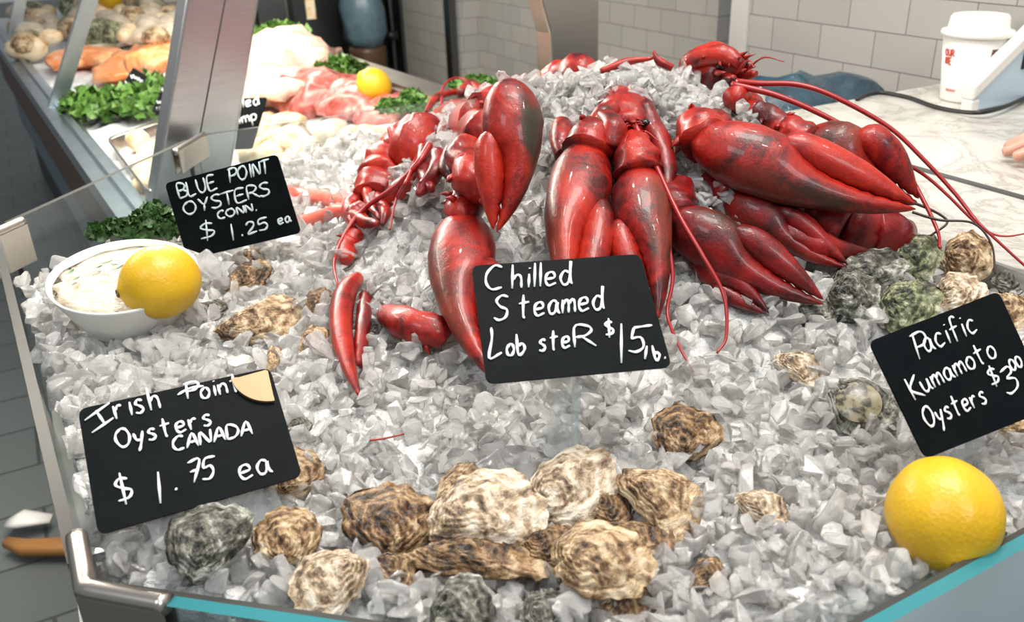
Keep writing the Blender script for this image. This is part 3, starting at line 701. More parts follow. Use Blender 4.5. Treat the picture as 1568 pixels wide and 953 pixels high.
def fan(r0, r1, dz): 
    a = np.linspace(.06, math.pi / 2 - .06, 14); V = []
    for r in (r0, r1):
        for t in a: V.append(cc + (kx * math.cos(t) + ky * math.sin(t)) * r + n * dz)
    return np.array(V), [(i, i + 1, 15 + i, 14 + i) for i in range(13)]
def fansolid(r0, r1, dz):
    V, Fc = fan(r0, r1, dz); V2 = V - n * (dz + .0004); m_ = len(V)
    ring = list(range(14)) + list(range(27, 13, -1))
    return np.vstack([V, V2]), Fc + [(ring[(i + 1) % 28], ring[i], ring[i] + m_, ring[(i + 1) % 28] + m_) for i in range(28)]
mesh('gold_corner', *join([fansolid(.001, .0205, .0012), fansolid(.0205, .0245, .0022)]), M['gold'], root, smooth=False, label='gold coloured quarter disc')  # gold coloured quarter disc with a raised outer ring
mid = (Q[2] + Q[3]) / 2 - n * .003; up_ = nrm(Q[0] - Q[3])
bb = onice(345, 812, .004)
mesh('clear_plate', *ribbon(bb - [0, 0, .012], mid + up_ * .03, .078, n), M['acryl'], root, smooth=False)
# blue point card
b0 = onice(340, 405)
root, c, n, Q = card_sign('black chalk card reading Blue Point oysters Conn', [(252, 281), (424, 236), (461, 357), (287, 398)], b0, .93, ra(12.5), ra(-95),
  [('BLUE', 276, 304, 333, 289, 22), ('POINT', 353, 280, 413, 265, 21, .1), ('OYSTERS', 284, 330, 415, 298, 20), ('CONN.', 335, 336, 394, 322, 12), ('$', 310, 368, 331, 362, 26),
   [(354, 343), (358, 368)], ('.', 367, 362, 374, 360, 14), ('25', 380, 359, 412, 350, 18), ('ea', 427, 344, 447, 339, 15)], 3.2, 'chalkg', cut=(3, .16, .16))
mesh('clear_stem', *ribbon(onice(348, 402) - [0, 0, .03], (Q[2] + Q[3]) / 2 - n * .004 + nrm(Q[0] - Q[3]) * .03, .02, n), M['acryl'], root, smooth=False)
# pacific card
b0 = onice(1500, 690)
root, c, n, Q = card_sign('black chalk card reading Pacific Kumamoto oysters at the right edge', [(1331, 523), (1529, 446), (1612, 625), (1418, 703)], b0, .575, ra(40), ra(-70),
  [('P', 1407, 551, 1424, 545, 40), ('acific', 1418, 541, 1498, 508, 37), ('K', 1399, 614, 1414, 607, 36), ('umamoto', 1415, 602, 1528, 545, 33), ('Oysters', 1420, 656, 1514, 616, 33),
   ('$', 1519, 592, 1531, 586, 28), [(1530, 571), (1541, 562), (1547, 570), (1540, 580), (1553, 580), (1557, 592), (1548, 603), (1540, 602)], ('00', 1549, 569, 1566, 561, 18)], 4.0)
mesh('clear_stem', *ribbon(onice(1500, 690) - [0, 0, .03], (Q[2] + Q[3]) / 2 - n * .003 + nrm(Q[0] - Q[3]) * .03, .03, n), M['acryl'], root, smooth=False)
# three cards inside the case
def bedpt(px, py, lift=0.0):
    z = -.1
    for _ in range(6):
        P = atz(px, py, z); z = float(bed_z(*csc(P))) + lift
    return atz(px, py, z)
def scrib(x0, y0, x1, y1, h, seed):
    r = random.Random(seed); k = 9
    return [(x0 + (x1 - x0) * i / k, y0 + (y1 - y0) * i / k + (h if i % 2 else -h) * r.uniform(.3, 1)) for i in range(k + 1)]
b1 = bedpt(365, 250); d1 = depth(b1) - .12
root, c, n, Q = card_sign('black chalk card reading Chilled Shrimp half hidden behind the steel column', [(338, 152), (409, 149), (386, 228), (312, 231)], b1, d1, ra(32), ra(-115),
  [('Chilled', 340, 171, 398, 160, 16, .1), ('Shrimp', 330, 200, 396, 183, 17)], 3.0)
mesh('clear_stem', *ribbon(b1 - [0, 0, .03], (Q[2] + Q[3]) / 2 + [0, .002, .02], .02, n), M['acryl'], root, smooth=False)
b1 = bedpt(178, 182); d1 = depth(b1) - .05
root, c, n, Q = card_sign('narrow black chalk card in the green kale left of the column', [(204, 103), (226, 117), (190, 183), (163, 168)], b1, d1, ra(30), ra(-60),
  [scrib(200, 116, 219, 125, 4, 1), scrib(192, 128, 212, 138, 4, 2), scrib(186, 140, 204, 150, 4, 3), scrib(176, 154, 196, 164, 4, 4)], 1.5, rad=.003)
mesh('clear_stem', *ribbon(b1 - [0, 0, .03], (Q[2] + Q[3]) / 2 + [0, .002, .02], .012, n), M['acryl'], root, smooth=False)
b1 = bedpt(245, 190); d1 = depth(b1) - .05
root, c, n, Q = card_sign('narrow black chalk card leaning right behind the steel column edge', [(262, 106), (284, 118), (258, 186), (232, 170)], b1, d1, ra(30), ra(-60),
  [scrib(256, 122, 276, 130, 4, 5), scrib(248, 138, 268, 148, 4, 6), scrib(240, 156, 262, 166, 4, 7)], 1.5, rad=.003)
mesh('clear_stem', *ribbon(b1 - [0, 0, .03], (Q[2] + Q[3]) / 2 + [0, .002, .02], .012, n), M['acryl'], root, smooth=False)

# ------------------------------------------------------------------ white bowl with sauce
bc = atz(188, 424, .042)
def ell(prof, c, ax, kx=1.0, n=56):
    u = nrm(np.array([ax[0], ax[1], 0])); v = np.array([-u[1], u[0], 0]); V = []; Fc = []
    for r, z in prof:
        for k in range(n):
            t = 2 * math.pi * k / n; V.append(c + u * r * kx * math.cos(t) + v * r * math.sin(t) + np.array([0, 0, z]))
    for i in range(len(prof) - 1):
        for k in range(n):
            a = i * n + k; b_ = i * n + (k + 1) % n; Fc.append((a, b_, b_ + n, a + n))
    Fc.append(tuple(range(n))[::-1]); Fc.append(tuple(range((len(prof) - 1) * n, len(prof) * n)))
    V = np.array(V); V[:, 2] += (V[:, 1] - c[1]) * .20
    return V, Fc
BX = (1, -.30)
o = mesh('oval_bowl', *ell([(.030, -.045), (.040, -.042), (.050, -.022), (.0605, .000), (.0615, .002), (.0600, .003), (.0575, .000), (.055, -.008), (.047, -.026), (.03, -.036)], bc, BX, 1.18), M['bowl'], org=bc - np.array([0, 0, .045]))
tag(o, 'white oval bowl half sunk in the ice at the left, behind the lemon', 'bowl')
V, Fc = ell([(.0565, -.0045), (.048, -.0028), (.034, -.0015), (.018, -.0008), (.004, -.001)], bc, BX, 1.18)
V[:, 2] += .0012 + (vnoise(V[:, 0] * 120, V[:, 1] * 120, 4) - .5) * .003
o = mesh('creamy_sauce', V, Fc, M['dip']); tag(o, 'chunky cream coloured sauce filling the white oval bowl', 'sauce'); sauce = o
random.seed(5)
def leaf(P, u, v, n, L, Wd, curl=.3):
    V = []; Fc = []
    for i in range(7):
        t = i / 6; w = Wd * math.sin(math.pi * min(1, t * .95 + .05)) ** .8
        for j in (-1, 0, 1): V.append(P + u * L * (t - .5) + v * w * j + n * (curl * L * (t - .5) ** 2 + .15 * Wd * abs(j)))
    for i in range(6):
        for j in range(2): a = i * 3 + j; Fc.append((a, a + 1, a + 4, a + 3))
    return V, Fc
for x, y, L, ang in ((160, 404, .016, 20), (176, 406, .011, -30), (184, 410, .010, 70), (180, 400, .009, 10), (108, 418, .012, 80), (116, 428, .010, 60), (150, 410, .010, 35)):
    P = atz(x, y, bc[2]); P = atz(x, y, bc[2] + (P[1] - bc[1]) * .20 + .0025); a = ra(ang); u = np.array([math.cos(a), math.sin(a), .1]); v = np.array([-math.sin(a), math.cos(a), 0]); 
    mesh('herb_leaf', *leaf(P, u, v, np.array([0, 0, 1.]), L, L * .22), M['herb'], sauce)

# ------------------------------------------------------------------ greens
def greens(name, label, pts, n, size, mat, seed, blob, group=None):
    r = np.random.default_rng(seed); V = []; Fc = []
    for k in range(n):
        i = r.integers(0, len(pts)); c = np.array(pts[i]); rad = blob[i] if isinstance(blob, (list, tuple)) else blob
        d = r.normal(size=3); d /= np.linalg.norm(d); d[2] = abs(d[2]) * .9 - .15
        P = c + d * rad * r.uniform(.45, 1.0); nn = nrm(d + r.normal(size=3) * .5); u = nrm(np.cross(nn, r.normal(size=3))); v = np.cross(nn, u)
        L = size * r.uniform(.6, 1.2); base = len(V); m_ = 11
        V.append(P)
        for ring, rr in ((0, .55), (1, 1.0)):
            for j in range(m_):
                t = 2 * math.pi * j / m_; ruff = (1 if j % 2 else -1) * (.10 + .32 * ring)
                V.append(P + (u * math.cos(t) + v * math.sin(t)) * L * rr * r.uniform(.75, 1.1) + nn * L * (ruff * r.uniform(.5, 1.2) + .25 * rr))
        for j in range(m_):
            Fc.append((base, base + 1 + j, base + 1 + (j + 1) % m_)); Fc.append((base + 1 + j, base + 1 + m_ + j, base + 1 + m_ + (j + 1) % m_, base + 1 + (j + 1) % m_))
    return tag(mesh(name, V, Fc, mat), label, 'garnish', group)
greens('parsley_bunch', 'dark green curly parsley behind the white bowl', [atz(x, y, .03) for x, y in ((150, 358), (175, 352), (200, 354), (225, 342), (235, 332), (250, 345), (222, 356), (265, 352))], 420, .0080, M['parsley'], 3, [.010, .012, .013, .02, .018, .020, .018, .014])
greens('kale_bunch', 'green kale at the front of the fish case left of the column', [bedpt(x, y, .04) for x, y in ((120, 165), (140, 158), (150, 170), (168, 164), (180, 162), (195, 160), (208, 158), (222, 160), (235, 165), (215, 150), (235, 135))], 380, .022, M['kale'], 4, .05)
greens('kale_bunch', 'green kale near the top just right of the steel column', [bedpt(x, y, .05) for x, y in ((415, 62), (430, 58), (445, 66), (435, 70))], 220, .028, M['kale'], 5, .06)
greens('kale_bunch', 'green kale left of the lemon in the fish case', [bedpt(x, y, .04) for x, y in ((500, 108), (518, 106), (535, 108), (525, 116))], 200, .018, M['kale'], 6, .035)
greens('kale_bunch', 'green kale right of the lemon near the lobster head', [bedpt(x, y, .05) for x, y in ((596, 166), (615, 163), (632, 152), (642, 160))], 130, .014, M['kale'], 7, .020)
greens('kale_bunch', 'green kale sprig showing above the left lobster before the tiled wall', [atz(x, y + 3, -.02) for x, y in ((700, 130), (722, 122), (740, 122), (752, 126))], 110, .011, M['kale'], 8, .014)

# ------------------------------------------------------------------ fish and shellfish in the case
def slab(name, label, cat, pts, w, h, mat, n=30, lift=0.0, group=None, par=None, seed=1):
    P = spline([bedpt(x, y, lift) for x, y in pts], n); t = np.linspace(0, 1, n)
    prof = np.clip(np.sin(math.pi * (t * .94 + .03)) ** .45, .1, 1)
    V, Fc = loft(P, w * prof, h * prof, sides=20, sq=.8)
    V = V + (np.stack([vnoise(V[:, 0] * 30, V[:, 1] * 30 + V[:, 2] * 30, seed + k) for k in range(3)], -1) - .5) * h * .7
    o = mesh(name, V, Fc, mat); return tag(o, label, cat, group)
slab('salmon_fillet', 'orange salmon fillet lying at the case front below the shellfish pile', 'fish', [(98, 100), (130, 88), (178, 92)], .10, .03, M['salmon'], lift=.03)
slab('salmon_fillet', 'long orange salmon fillet reaching to the steel column', 'fish', [(160, 122), (205, 98), (245, 80), (300, 70)], .10, .03, M['salmon'], lift=.03, seed=4)
slab('salmon_steak', 'round salmon steak edged in white beside the small black cards', 'fish', [(205, 100), (235, 95), (268, 98)], .09, .035, M['salmon'], lift=.06, seed=7)
slab('white_fish_fillet', 'cream fish fillet between the salmon and the shellfish pile', 'fish', [(135, 70), (180, 58), (230, 55)], .10, .03, M['whitef'], lift=.03, seed=9)
slab('white_fish_fillet', 'pale fish fillet beside the column behind the salmon', 'fish', [(200, 62), (250, 50), (300, 40)], .10, .03, M['whitef'], lift=.05, seed=11)
slab('pale_fish_fillet', 'large pale pink fish fillet right of the column', 'fish', [(350, 96), (420, 92), (475, 105)], .15, .07, M['pinkf'], lift=.04, seed=13)
slab('pale_fish_fillet', 'pale fish fillet with pink edge below the large pale fillet', 'fish', [(350, 138), (400, 132), (445, 142)], .11, .04, M['pinkf'], lift=.05, seed=15)
slab('red_fish_fillet', 'raw red and pink fish fillet left of the lemon in the case', 'fish', [(420, 165), (470, 150), (530, 142), (560, 150)], .10, .05, M['redf'], lift=.03, seed=17)
slab('red_fish_fillet', 'dark red fish piece under the lemon in the case', 'fish', [(480, 168), (540, 160), (585, 158)], .07, .035, M['redf'], lift=.03, seed=19)
slab('pink_fish_fillet', 'pinkish fish fillet behind the red left lobster tail', 'fish', [(545, 190), (590, 182), (630, 184)], .08, .045, M['redf'], lift=.0, seed=23)
slab('white_fish_fillet', 'pale fish fillet tucked behind the black shrimp card', 'fish', [(300, 100), (345, 120), (380, 130)], .10, .04, M['pinkf'], lift=.03, seed=29)
def pebble(name, label, cat, P, r, mat, seed, group, flat=.6, rot=None):
    rg = np.random.default_rng(seed); V = IV.copy() * np.array([1, .75, flat]) ; a = rg.uniform(0, 6.28); ca, sa = math.cos(a), math.sin(a)
    V = V * (1 + .16 * (np.stack([vnoise(IV[:, 0] * 2 + seed, IV[:, 1] * 2, seed)] * 3, -1) - .5))
    V = np.stack([V[:, 0] * ca - V[:, 1] * sa, V[:, 0] * sa + V[:, 1] * ca, V[:, 2]], -1) * r
    return tag(mesh(name, V + P, IF.tolist(), mat), label, cat, group)
def shrimp(label, P, r, seed, group):
    rg = np.random.default_rng(seed); a = rg.uniform(0, 6.28); u = np.array([math.cos(a), math.sin(a), .2]); v = np.array([-math.sin(a), math.cos(a), .3]); t = np.linspace(-.3, 3.7, 14)
    pts = [P + (u * math.cos(x) + v * math.sin(x)) * r for x in t]
    return tag(mesh('cooked_shrimp', *loft(pts, np.linspace(.55, .18, 14) * r * (1 + .08 * np.sin(np.arange(14) * 3.1)), sides=9), M['scallop']), label, 'shrimp', group)
def hotel_pan(label, corners, z, depth_=.07):
    Q = [atz(x, y, z) for x, y in corners]; c = np.mean(Q, 0); root = thing('steel_pan', c - np.array([0, 0, depth_]), label, 'pan')
    def ring(k, dz):
        out = []
        for i in range(4):
            a, b_, e = Q[i - 1], Q[i], Q[(i + 1) % 4]; rr = .03
            p_, q_ = b_ + nrm(a - b_) * rr, b_ + nrm(e - b_) * rr
            for u in np.linspace(0, 1, 6): out.append(c + ((1 - u) ** 2 * p_ + 2 * u * (1 - u) * b_ + u * u * q_ - c) * k + np.array([0, 0, dz]))
        return out
    R_ = [ring(.92, -depth_), ring(.985, -.002), ring(1.0, .0), ring(1.05, .001), ring(1.055, -.004), ring(1.05, -.006), ring(1.0, -.006), ring(.935, -depth_ - .003)]
    m_ = 24; V = np.array([p for r in R_ for p in r]); Fc = []
    for i in range(len(R_) - 1):
        for j in range(m_): Fc.append((i * m_ + j, i * m_ + (j + 1) % m_, (i + 1) * m_ + (j + 1) % m_, (i + 1) * m_ + j))
    Fc.append(tuple(range(m_))); 
    mesh('pan_body', V, Fc, M['pol'], root); return c, Q
c1, Q1 = hotel_pan('steel pan of cooked seafood left of the steel column', [(166, 212), (262, 182), (318, 258), (228, 292)], -.085)
c2, Q2 = hotel_pan('steel pan of cooked shrimp right of the steel column', [(290, 190), (425, 150), (500, 236), (380, 290)], -.085)
rr_ = random.Random(3)
def panpt(Q, u, v): return (Q[0] * (1 - u) + Q[1] * u) * (1 - v) + (Q[3] * (1 - u) + Q[2] * u) * v
for i in range(16):
    P = panpt(Q1, rr_.uniform(.15, .85), rr_.uniform(.15, .85)) + np.array([0, 0, rr_.uniform(-.035, .0)])
    pebble('scallop', 'cooked tan scallop heaped in the pan left of the column', 'scallop', P, .034, M['scallop'], 100 + i, 'scallops in the left pan', .75)
for i in range(30):
    P = panpt(Q2, rr_.uniform(.12, .88), rr_.uniform(.12, .88)) + np.array([0, 0, rr_.uniform(-.04, .0)])
    shrimp('pale cooked shrimp in the steel pan right of the column', P, .030, 300 + i, 'shrimp in the right pan')
for i, (x, y, r, lb) in enumerate(((508, 202, .045, 'grey clam leftmost of the clams beside the shrimp pan'), (540, 212, .042, 'tan clam in the middle of the clams beside the shrimp pan'), (560, 205, .03, 'small yellowish clam behind the others beside the shrimp pan'), (575, 214, .038, 'pale clam nearest the left lobster tail'))):
    pebble('clam', lb, 'clam', bedpt(x, y, .025), r, M['clam'], 400 + i, 'clams beside the shrimp pan', .62)
r2 = np.random.default_rng(8)
for i in range(78):
    x, y = r2.uniform(22, 80), r2.uniform(8, 75)
    if i >= 24: x, y = r2.uniform(105, 275), r2.uniform(2, 62 - (r2.uniform() * 10))
    pebble('shellfish', 'blurred tan shellfish in the pile at the far end of the fish case', 'shellfish', bedpt(x, y, .03 + r2.uniform(0, .05)), r2.uniform(.035, .075), M[('scallop', 'clam', 'oy_tan', 'clam', 'oy_green')[i % 5]], 500 + i, 'shellfish pile at the far end', .7)
lemon('yellow lemon at the very top above the shellfish pile', 166, -8, 40, 3.55, -F3 + U3 * .4, 1.1, False)

# two crab legs on the bright ice behind the oyster card
def leg(root, pts, r, mat, name='walking_leg', sides=10):
    return mesh(name, *loft(spline(pts, 30), np.interp(np.linspace(0, 1, 30), np.linspace(0, 1, len(r)), r), sides=sides), mat, root)
for lb, pts in (('upper of two red crab legs on the bright ice by the oyster card', [(430, 293), (470, 301), (510, 306), (548, 318)]), ('lower of two red crab legs on the bright ice by the oyster card', [(440, 345), (480, 338), (515, 325), (552, 322)])):
    P = [onice(x, y, .016) for x, y in pts]; root = thing('crab_leg', P[0], lb, 'crab leg')
    leg(root, P[:3], [.009, .0105, .009], M['crab'], 'upper_leg'); leg(root, [P[2] * .9 + P[1] * .1, P[2], P[3]], [.0075, .010, .0065], M['crab'], 'lower_leg')

# ------------------------------------------------------------------ oysters
def oyster_mesh(L, Wd, Hh, seed, org, ex, ey, ez, flip=False, Rn=22, Tn=72):
    rg = np.random.default_rng(seed); ph = rg.uniform(0, 6.28, 6); th = np.linspace(0, 2 * math.pi, Tn, endpoint=False)
    pw = rg.uniform(.45, .85); bend = rg.uniform(-.12, .12)
    wob = 1 + .06 * np.sin(2 * th + ph[0]) + .05 * np.sin(3 * th + ph[1]) + .035 * np.sin(7 * th + ph[2]) + .022 * np.sin(13 * th + ph[3]) + .015 * np.sin(23 * th + ph[4])
    ox = .5 - .5 * np.cos(th) * wob; oy = .5 * np.sin(th) * wob * (pw + (1 - pw) * np.clip(ox, 0, 1)) / (pw + (1 - pw) * .6)
    oy = oy + bend * np.sin(math.pi * np.clip(ox, 0, 1))
    uc = np.array([rg.uniform(.16, .30), rg.uniform(-.06, .06)])
    rho = np.linspace(0, 1, Rn); V = []; RH = []
    nb = rg.uniform(5, 8)
    for sgn in (1, -1):
        hgt = Hh * (.62 if sgn > 0 else .5)
        for r in rho:
            x = uc[0] * (1 - r) + ox * r; y = uc[1] * (1 - r) + oy * r
            body = (1 - r ** 2.2) * (.62 + .38 * np.sin(math.pi * np.clip(x, 0, 1)) )
            ph_ = r * nb + .5 * np.sin(2 * th + ph[5]) + .35 * np.sin(5 * th + ph[2])
            saw = (ph_ % 1.0)
            led = (.17 * (saw ** 1.5) - .08) * min(1, r * 3) 
            rib = .045 * np.sin(th * 11 + ph[1] + 3 * r) * r
            frill = .09 * np.sin(th * 17 + ph[3]) * max(0, r - .75) * 4
            nz = (vnoise(x * 9 + seed, y * 9, seed) - .5) * .30 + (vnoise(x * 22 + seed, y * 22, seed + 1) - .5) * .16
            z = sgn * hgt * (body + (led + rib) * (1 - .3 * r) + nz * (1 - r ** 4)) + Hh * frill * .6 + Hh * .06 * np.sin(3 * th + ph[0]) * r
            V.append(np.stack([(x - .5) * L, y * Wd, z], -1)); RH += [r] * Tn
    V = np.vstack(V); W3 = org + V[:, :1] * ex + V[:, 1:2] * ey + V[:, 2:] * ez
    n = Rn * Tn
    def faces(o0, rev):
        out = []
        for i in range(Rn - 1):
            for j in range(Tn):
                a, b_ = o0 + i * Tn + j, o0 + i * Tn + (j + 1) % Tn
                q = (a, b_, b_ + Tn, a + Tn) if i else (a, b_ + Tn, a + Tn)
                out.append(q[::-1] if rev else q)
        return out
    rev = np.dot(np.cross(ex, ey), ez) < 0
    return W3[:n], faces(0, rev), W3[n:], faces(0, not rev), np.array(RH[:n])
def oyster(label, p1, p2, wpx, mat, k=.45, lift=.012, hh=.42, seed=None, roll=0.0, mat2=None, extra=None):
    global OYN
    OYN += 1; seed = seed or OYN * 7
    a, b_ = np.array(p1, float), np.array(p2, float); m_ = (a + b_) / 2
    c = onice(m_[0], m_[1], lift); toC = nrm(CAM - c)
    nn = nrm(np.array([0, 0, 1.]) * (1 - k) + toC * k)
    if roll:
        sd = nrm(np.cross(nn, [0, 0, 1.])); nn = nrm(nn + R3 * roll)
    A_, B_ = atplane(*a, c, nn), atplane(*b_, c, nn); c = (A_ + B_) / 2; L = np.linalg.norm(B_ - A_); ex = nrm(B_ - A_); ey = np.cross(nn, ex)
    d = depth(c); pr = np.array([ey @ R3, ey @ U3]); Wd = wpx * d / FPX / max(np.linalg.norm(pr), .35)
    Wd = min(Wd, L * 1.15)
    v1_, f1_, v2_, f2_, rho = oyster_mesh(L, Wd, hh * min(L, Wd), seed, c, ex, ey, nn)
    root = thing('oyster', c - np.array([0, 0, .3 * hh * Wd]), label, 'oyster', 'oysters on the ice')
    for nm, v_, f_, mt in (('upper_shell', v1_, f1_, M[mat]), ('lower_shell', v2_, f2_, M[mat2 or mat])):
        o = mesh(nm, v_, f_, mt, root); at = o.data.attributes.new('rho', 'FLOAT', 'POINT'); at.data.foreach_set('value', rho.astype(np.float32))
    return root, c, ex, ey, nn, L, Wd
OYN = 0
OY = [
 ('rugged brown oyster with a hollow, left end of the front heap', (600, 872), (610, 742), 150, 'oy_brown', .55, .018, .5),
 ('large pale oyster with a pinkish white patch atop the front heap', (652, 808), (842, 768), 108, 'oy_pale', .55, .030, .42),
 ('long pale brown oyster behind the pinkish one in the front heap', (800, 800), (930, 692), 105, 'oy_pale', .6, .018, .4),
 ('big tan oyster lowest right of the front heap', (838, 862), (1005, 872), 98, 'oy_tan', .55, .026, .45),
 ('tan and cream oyster at the upper right of the front heap', (955, 725), (1062, 815), 98, 'oy_tan', .6, .020, .42),
 ('thin tan oyster standing on edge behind the pinkish one', (668, 770), (728, 708), 34, 'oy_tan', .6, .012, .5),
 ('flat dark oyster seen edge on below the pinkish one', (628, 850), (838, 872), 48, 'oy_brown', .15, .010, .55),
 ('pale tan oyster at the front edge left of centre', (560, 852), (448, 942), 96, 'oy_pale', .6, .014, .45),
 ('dark blackish oyster at the bottom edge of the picture', (660, 970), (750, 905), 100, 'oy_grey', .6, .012, .5),
 ('brown streaked oyster edge showing above the big tan one', (900, 810), (1030, 832), 50, 'oy_brown', .35, .010, .5),
 ('small dark oyster wedged between the long pale and upper right oysters', (905, 780), (965, 770), 48, 'oy_brown', .4, .006, .5),
 ('round brown oyster alone on the ice below the lobster card', (1052, 712), (1040, 620), 104, 'oy_brown', .6, .010, .5),
 ('small grey tan oyster alone on the ice right of the front heap', (1125, 765), (1202, 795), 56, 'oy_pale', .5, .006, .55),
 ('dark brown oyster tucked under the rugged one', (570, 865), (650, 880), 50, 'oy_brown', .3, .002, .5),
 ('brown oyster mostly covered by ice at the lower right of the heap', (1060, 905), (1105, 860), 42, 'oy_brown', .4, .000, .5),
 ('dark oyster in shade at the bottom below the big tan one', (930, 965), (985, 900), 70, 'oy_brown', .4, -.004, .5),
 ('dark brown oyster in shade between the front heap oysters', (800, 850), (880, 815), 55, 'oy_brown', .4, .004, .5),
 ('dark oyster low in the ice at the bottom centre', (800, 955), (880, 940), 60, 'oy_grey', .3, -.002, .5),
 ('dark brown oyster standing behind the clear plate of the irish card', (292, 892), (355, 772), 120, 'oy_grey', .6, .016, .5),
 ('round brown banded oyster beside the clear plate of the irish card', (455, 872), (418, 782), 96, 'oy_tan', .6, .014, .5),
 ('tan oyster peeking out behind the right edge of the irish card', (420, 770), (472, 692), 95, 'oy_tan', .6, .010, .45),
 ('small dark oyster edge in the ice above the right corner of the irish card', (438, 652), (478, 656), 22, 'oy_grey', .3, .002, .5),
 ('brown oyster with an orange fleck right under the blue point card', (345, 445), (412, 405), 52, 'oy_brown', .5, .012, .5),
 ('brown and white oyster in front of the one with the orange fleck', (335, 512), (462, 478), 76, 'oy_tan', .55, .014, .5),
 ('brown oyster upright right of the brown and white one', (470, 482), (500, 442), 42, 'oy_brown', .5, .010, .5),
 ('small tan oyster end below and right of the brown and white one', (462, 540), (492, 500), 40, 'oy_tan', .5, .006, .5),
 ('thin brown oyster end poking from the ice above the irish card', (408, 572), (424, 530), 24, 'oy_tan', .5, .006, .5),
 ('small dark oyster half hidden by ice right of the left lemon', (312, 480), (345, 462), 26, 'oy_grey', .4, .004, .5),
 ('brown oyster sliver directly below the blue point card edge', (350, 402), (400, 385), 24, 'oy_brown', .4, .010, .5),
 ('large cream and brown oyster topmost at the right edge of the bin', (1438, 395), (1522, 398), 100, 'oy_tan', .75, .022, .55),
 ('dark green grey oyster left of the large cream one', (1372, 372), (1425, 425), 78, 'oy_green', .7, .016, .5),
 ('silvery grey oyster seen edge on by the dark lobster claws', (1262, 438), (1392, 402), 48, 'oy_grey', .45, .012, .55),
 ('green streaked oyster above the pacific card', (1345, 462), (1440, 470), 84, 'oy_green', .7, .018, .5),
 ('dark oyster in shade left of the green streaked one', (1262, 462), (1345, 440), 62, 'oy_grey', .5, .004, .5),
 ('brown and white oyster between the large cream one and the card', (1432, 470), (1500, 428), 52, 'oy_pale', .5, .008, .5),
 ('tan oyster at the right frame edge behind the pacific card', (1520, 450), (1562, 505), 70, 'oy_tan', .6, .012, .5),
 ('grey brown oyster at the right frame edge on the marble side', (1518, 425), (1572, 440), 46, 'oy_grey', .5, .014, .5),
 ('cream and tan oyster half buried in ice right of centre', (1188, 548), (1262, 585), 58, 'oy_pale', .5, .004, .5),
 ('brown oyster poking out below the pacific card at the right edge', (1520, 662), (1580, 640), 50, 'oy_tan', .5, .008, .5),
 ('grey oyster low at the foot of the dark claws', (1215, 485), (1280, 470), 40, 'oy_grey', .4, .000, .5),
]
for row in OY:
    lb, p1, p2, w, mt, k, lf, hh = row
    if any(q in lb for q in ('green', 'silvery', 'large cream', 'shade left', 'white oyster between')): lf += .010; w *= 1.15; hh += .08
    r_ = oyster(lb, p1, p2, w, mt, k, lf, hh)
    if 'pinkish white patch' in lb:
        pass
# open oyster shell showing its inside
root, c, ex, ey, nn, L, Wd = oyster('opened oyster shell with pale inside and dark marks left of the pacific card', (1278, 582), (1362, 676), 92, 'oy_grey', .6, .020, .35)
th = np.linspace(0, 2 * math.pi, 40, endpoint=False); V = []; Fc = []
for r in (1, .8, .5, .2):
    for t in th: V.append(c + ex * (math.cos(t) * r * L * .27 - L * .06) + ey * math.sin(t) * r * Wd * .36 + nn * (.17 * Wd + .07 * Wd * (1 - r * r)))
for i in range(3):
    for j in range(40): Fc.append((i * 40 + j, i * 40 + (j + 1) % 40, (i + 1) * 40 + (j + 1) % 40, (i + 1) * 40 + j))
Fc.append(tuple(range(120, 160))); mesh('inner_shell', V, Fc, M['nacre'], root, label='pale smooth inner shell')

# ------------------------------------------------------------------ lobsters
def setedge(o, vals):
    at = o.data.attributes.new('edge', 'FLOAT', 'POINT'); at.data.foreach_set('value', np.asarray(vals, np.float32))
PX = np.array([0, .03, .08, .16, .27, .38, .45, .50, .60, .72, .84, .93, .98, 1.0])
PLO = np.array([-.07, -.13, -.19, -.245, -.275, -.272, -.262, -.25, -.222, -.178, -.112, -.045, .0, .025])
PHI = np.array([.07, .13, .18, .225, .245, .225, .165, .085, .030, .010, .012, .025, .035, .030])
PT = np.array([.05, .10, .135, .165, .18, .172, .158, .145, .118, .092, .066, .042, .022, .008])
DX = np.array([.36, .40, .46, .54, .64, .74, .84, .92, .97, .985])
DLO = np.array([.14, .075, .045, .040, .028, .026, .032, .042, .052, .058])
DHI = np.array([.20, .255, .285, .288, .268, .228, .172, .118, .080, .064])
DT = np.array([.06, .10, .115, .112, .10, .082, .060, .040, .020, .008])
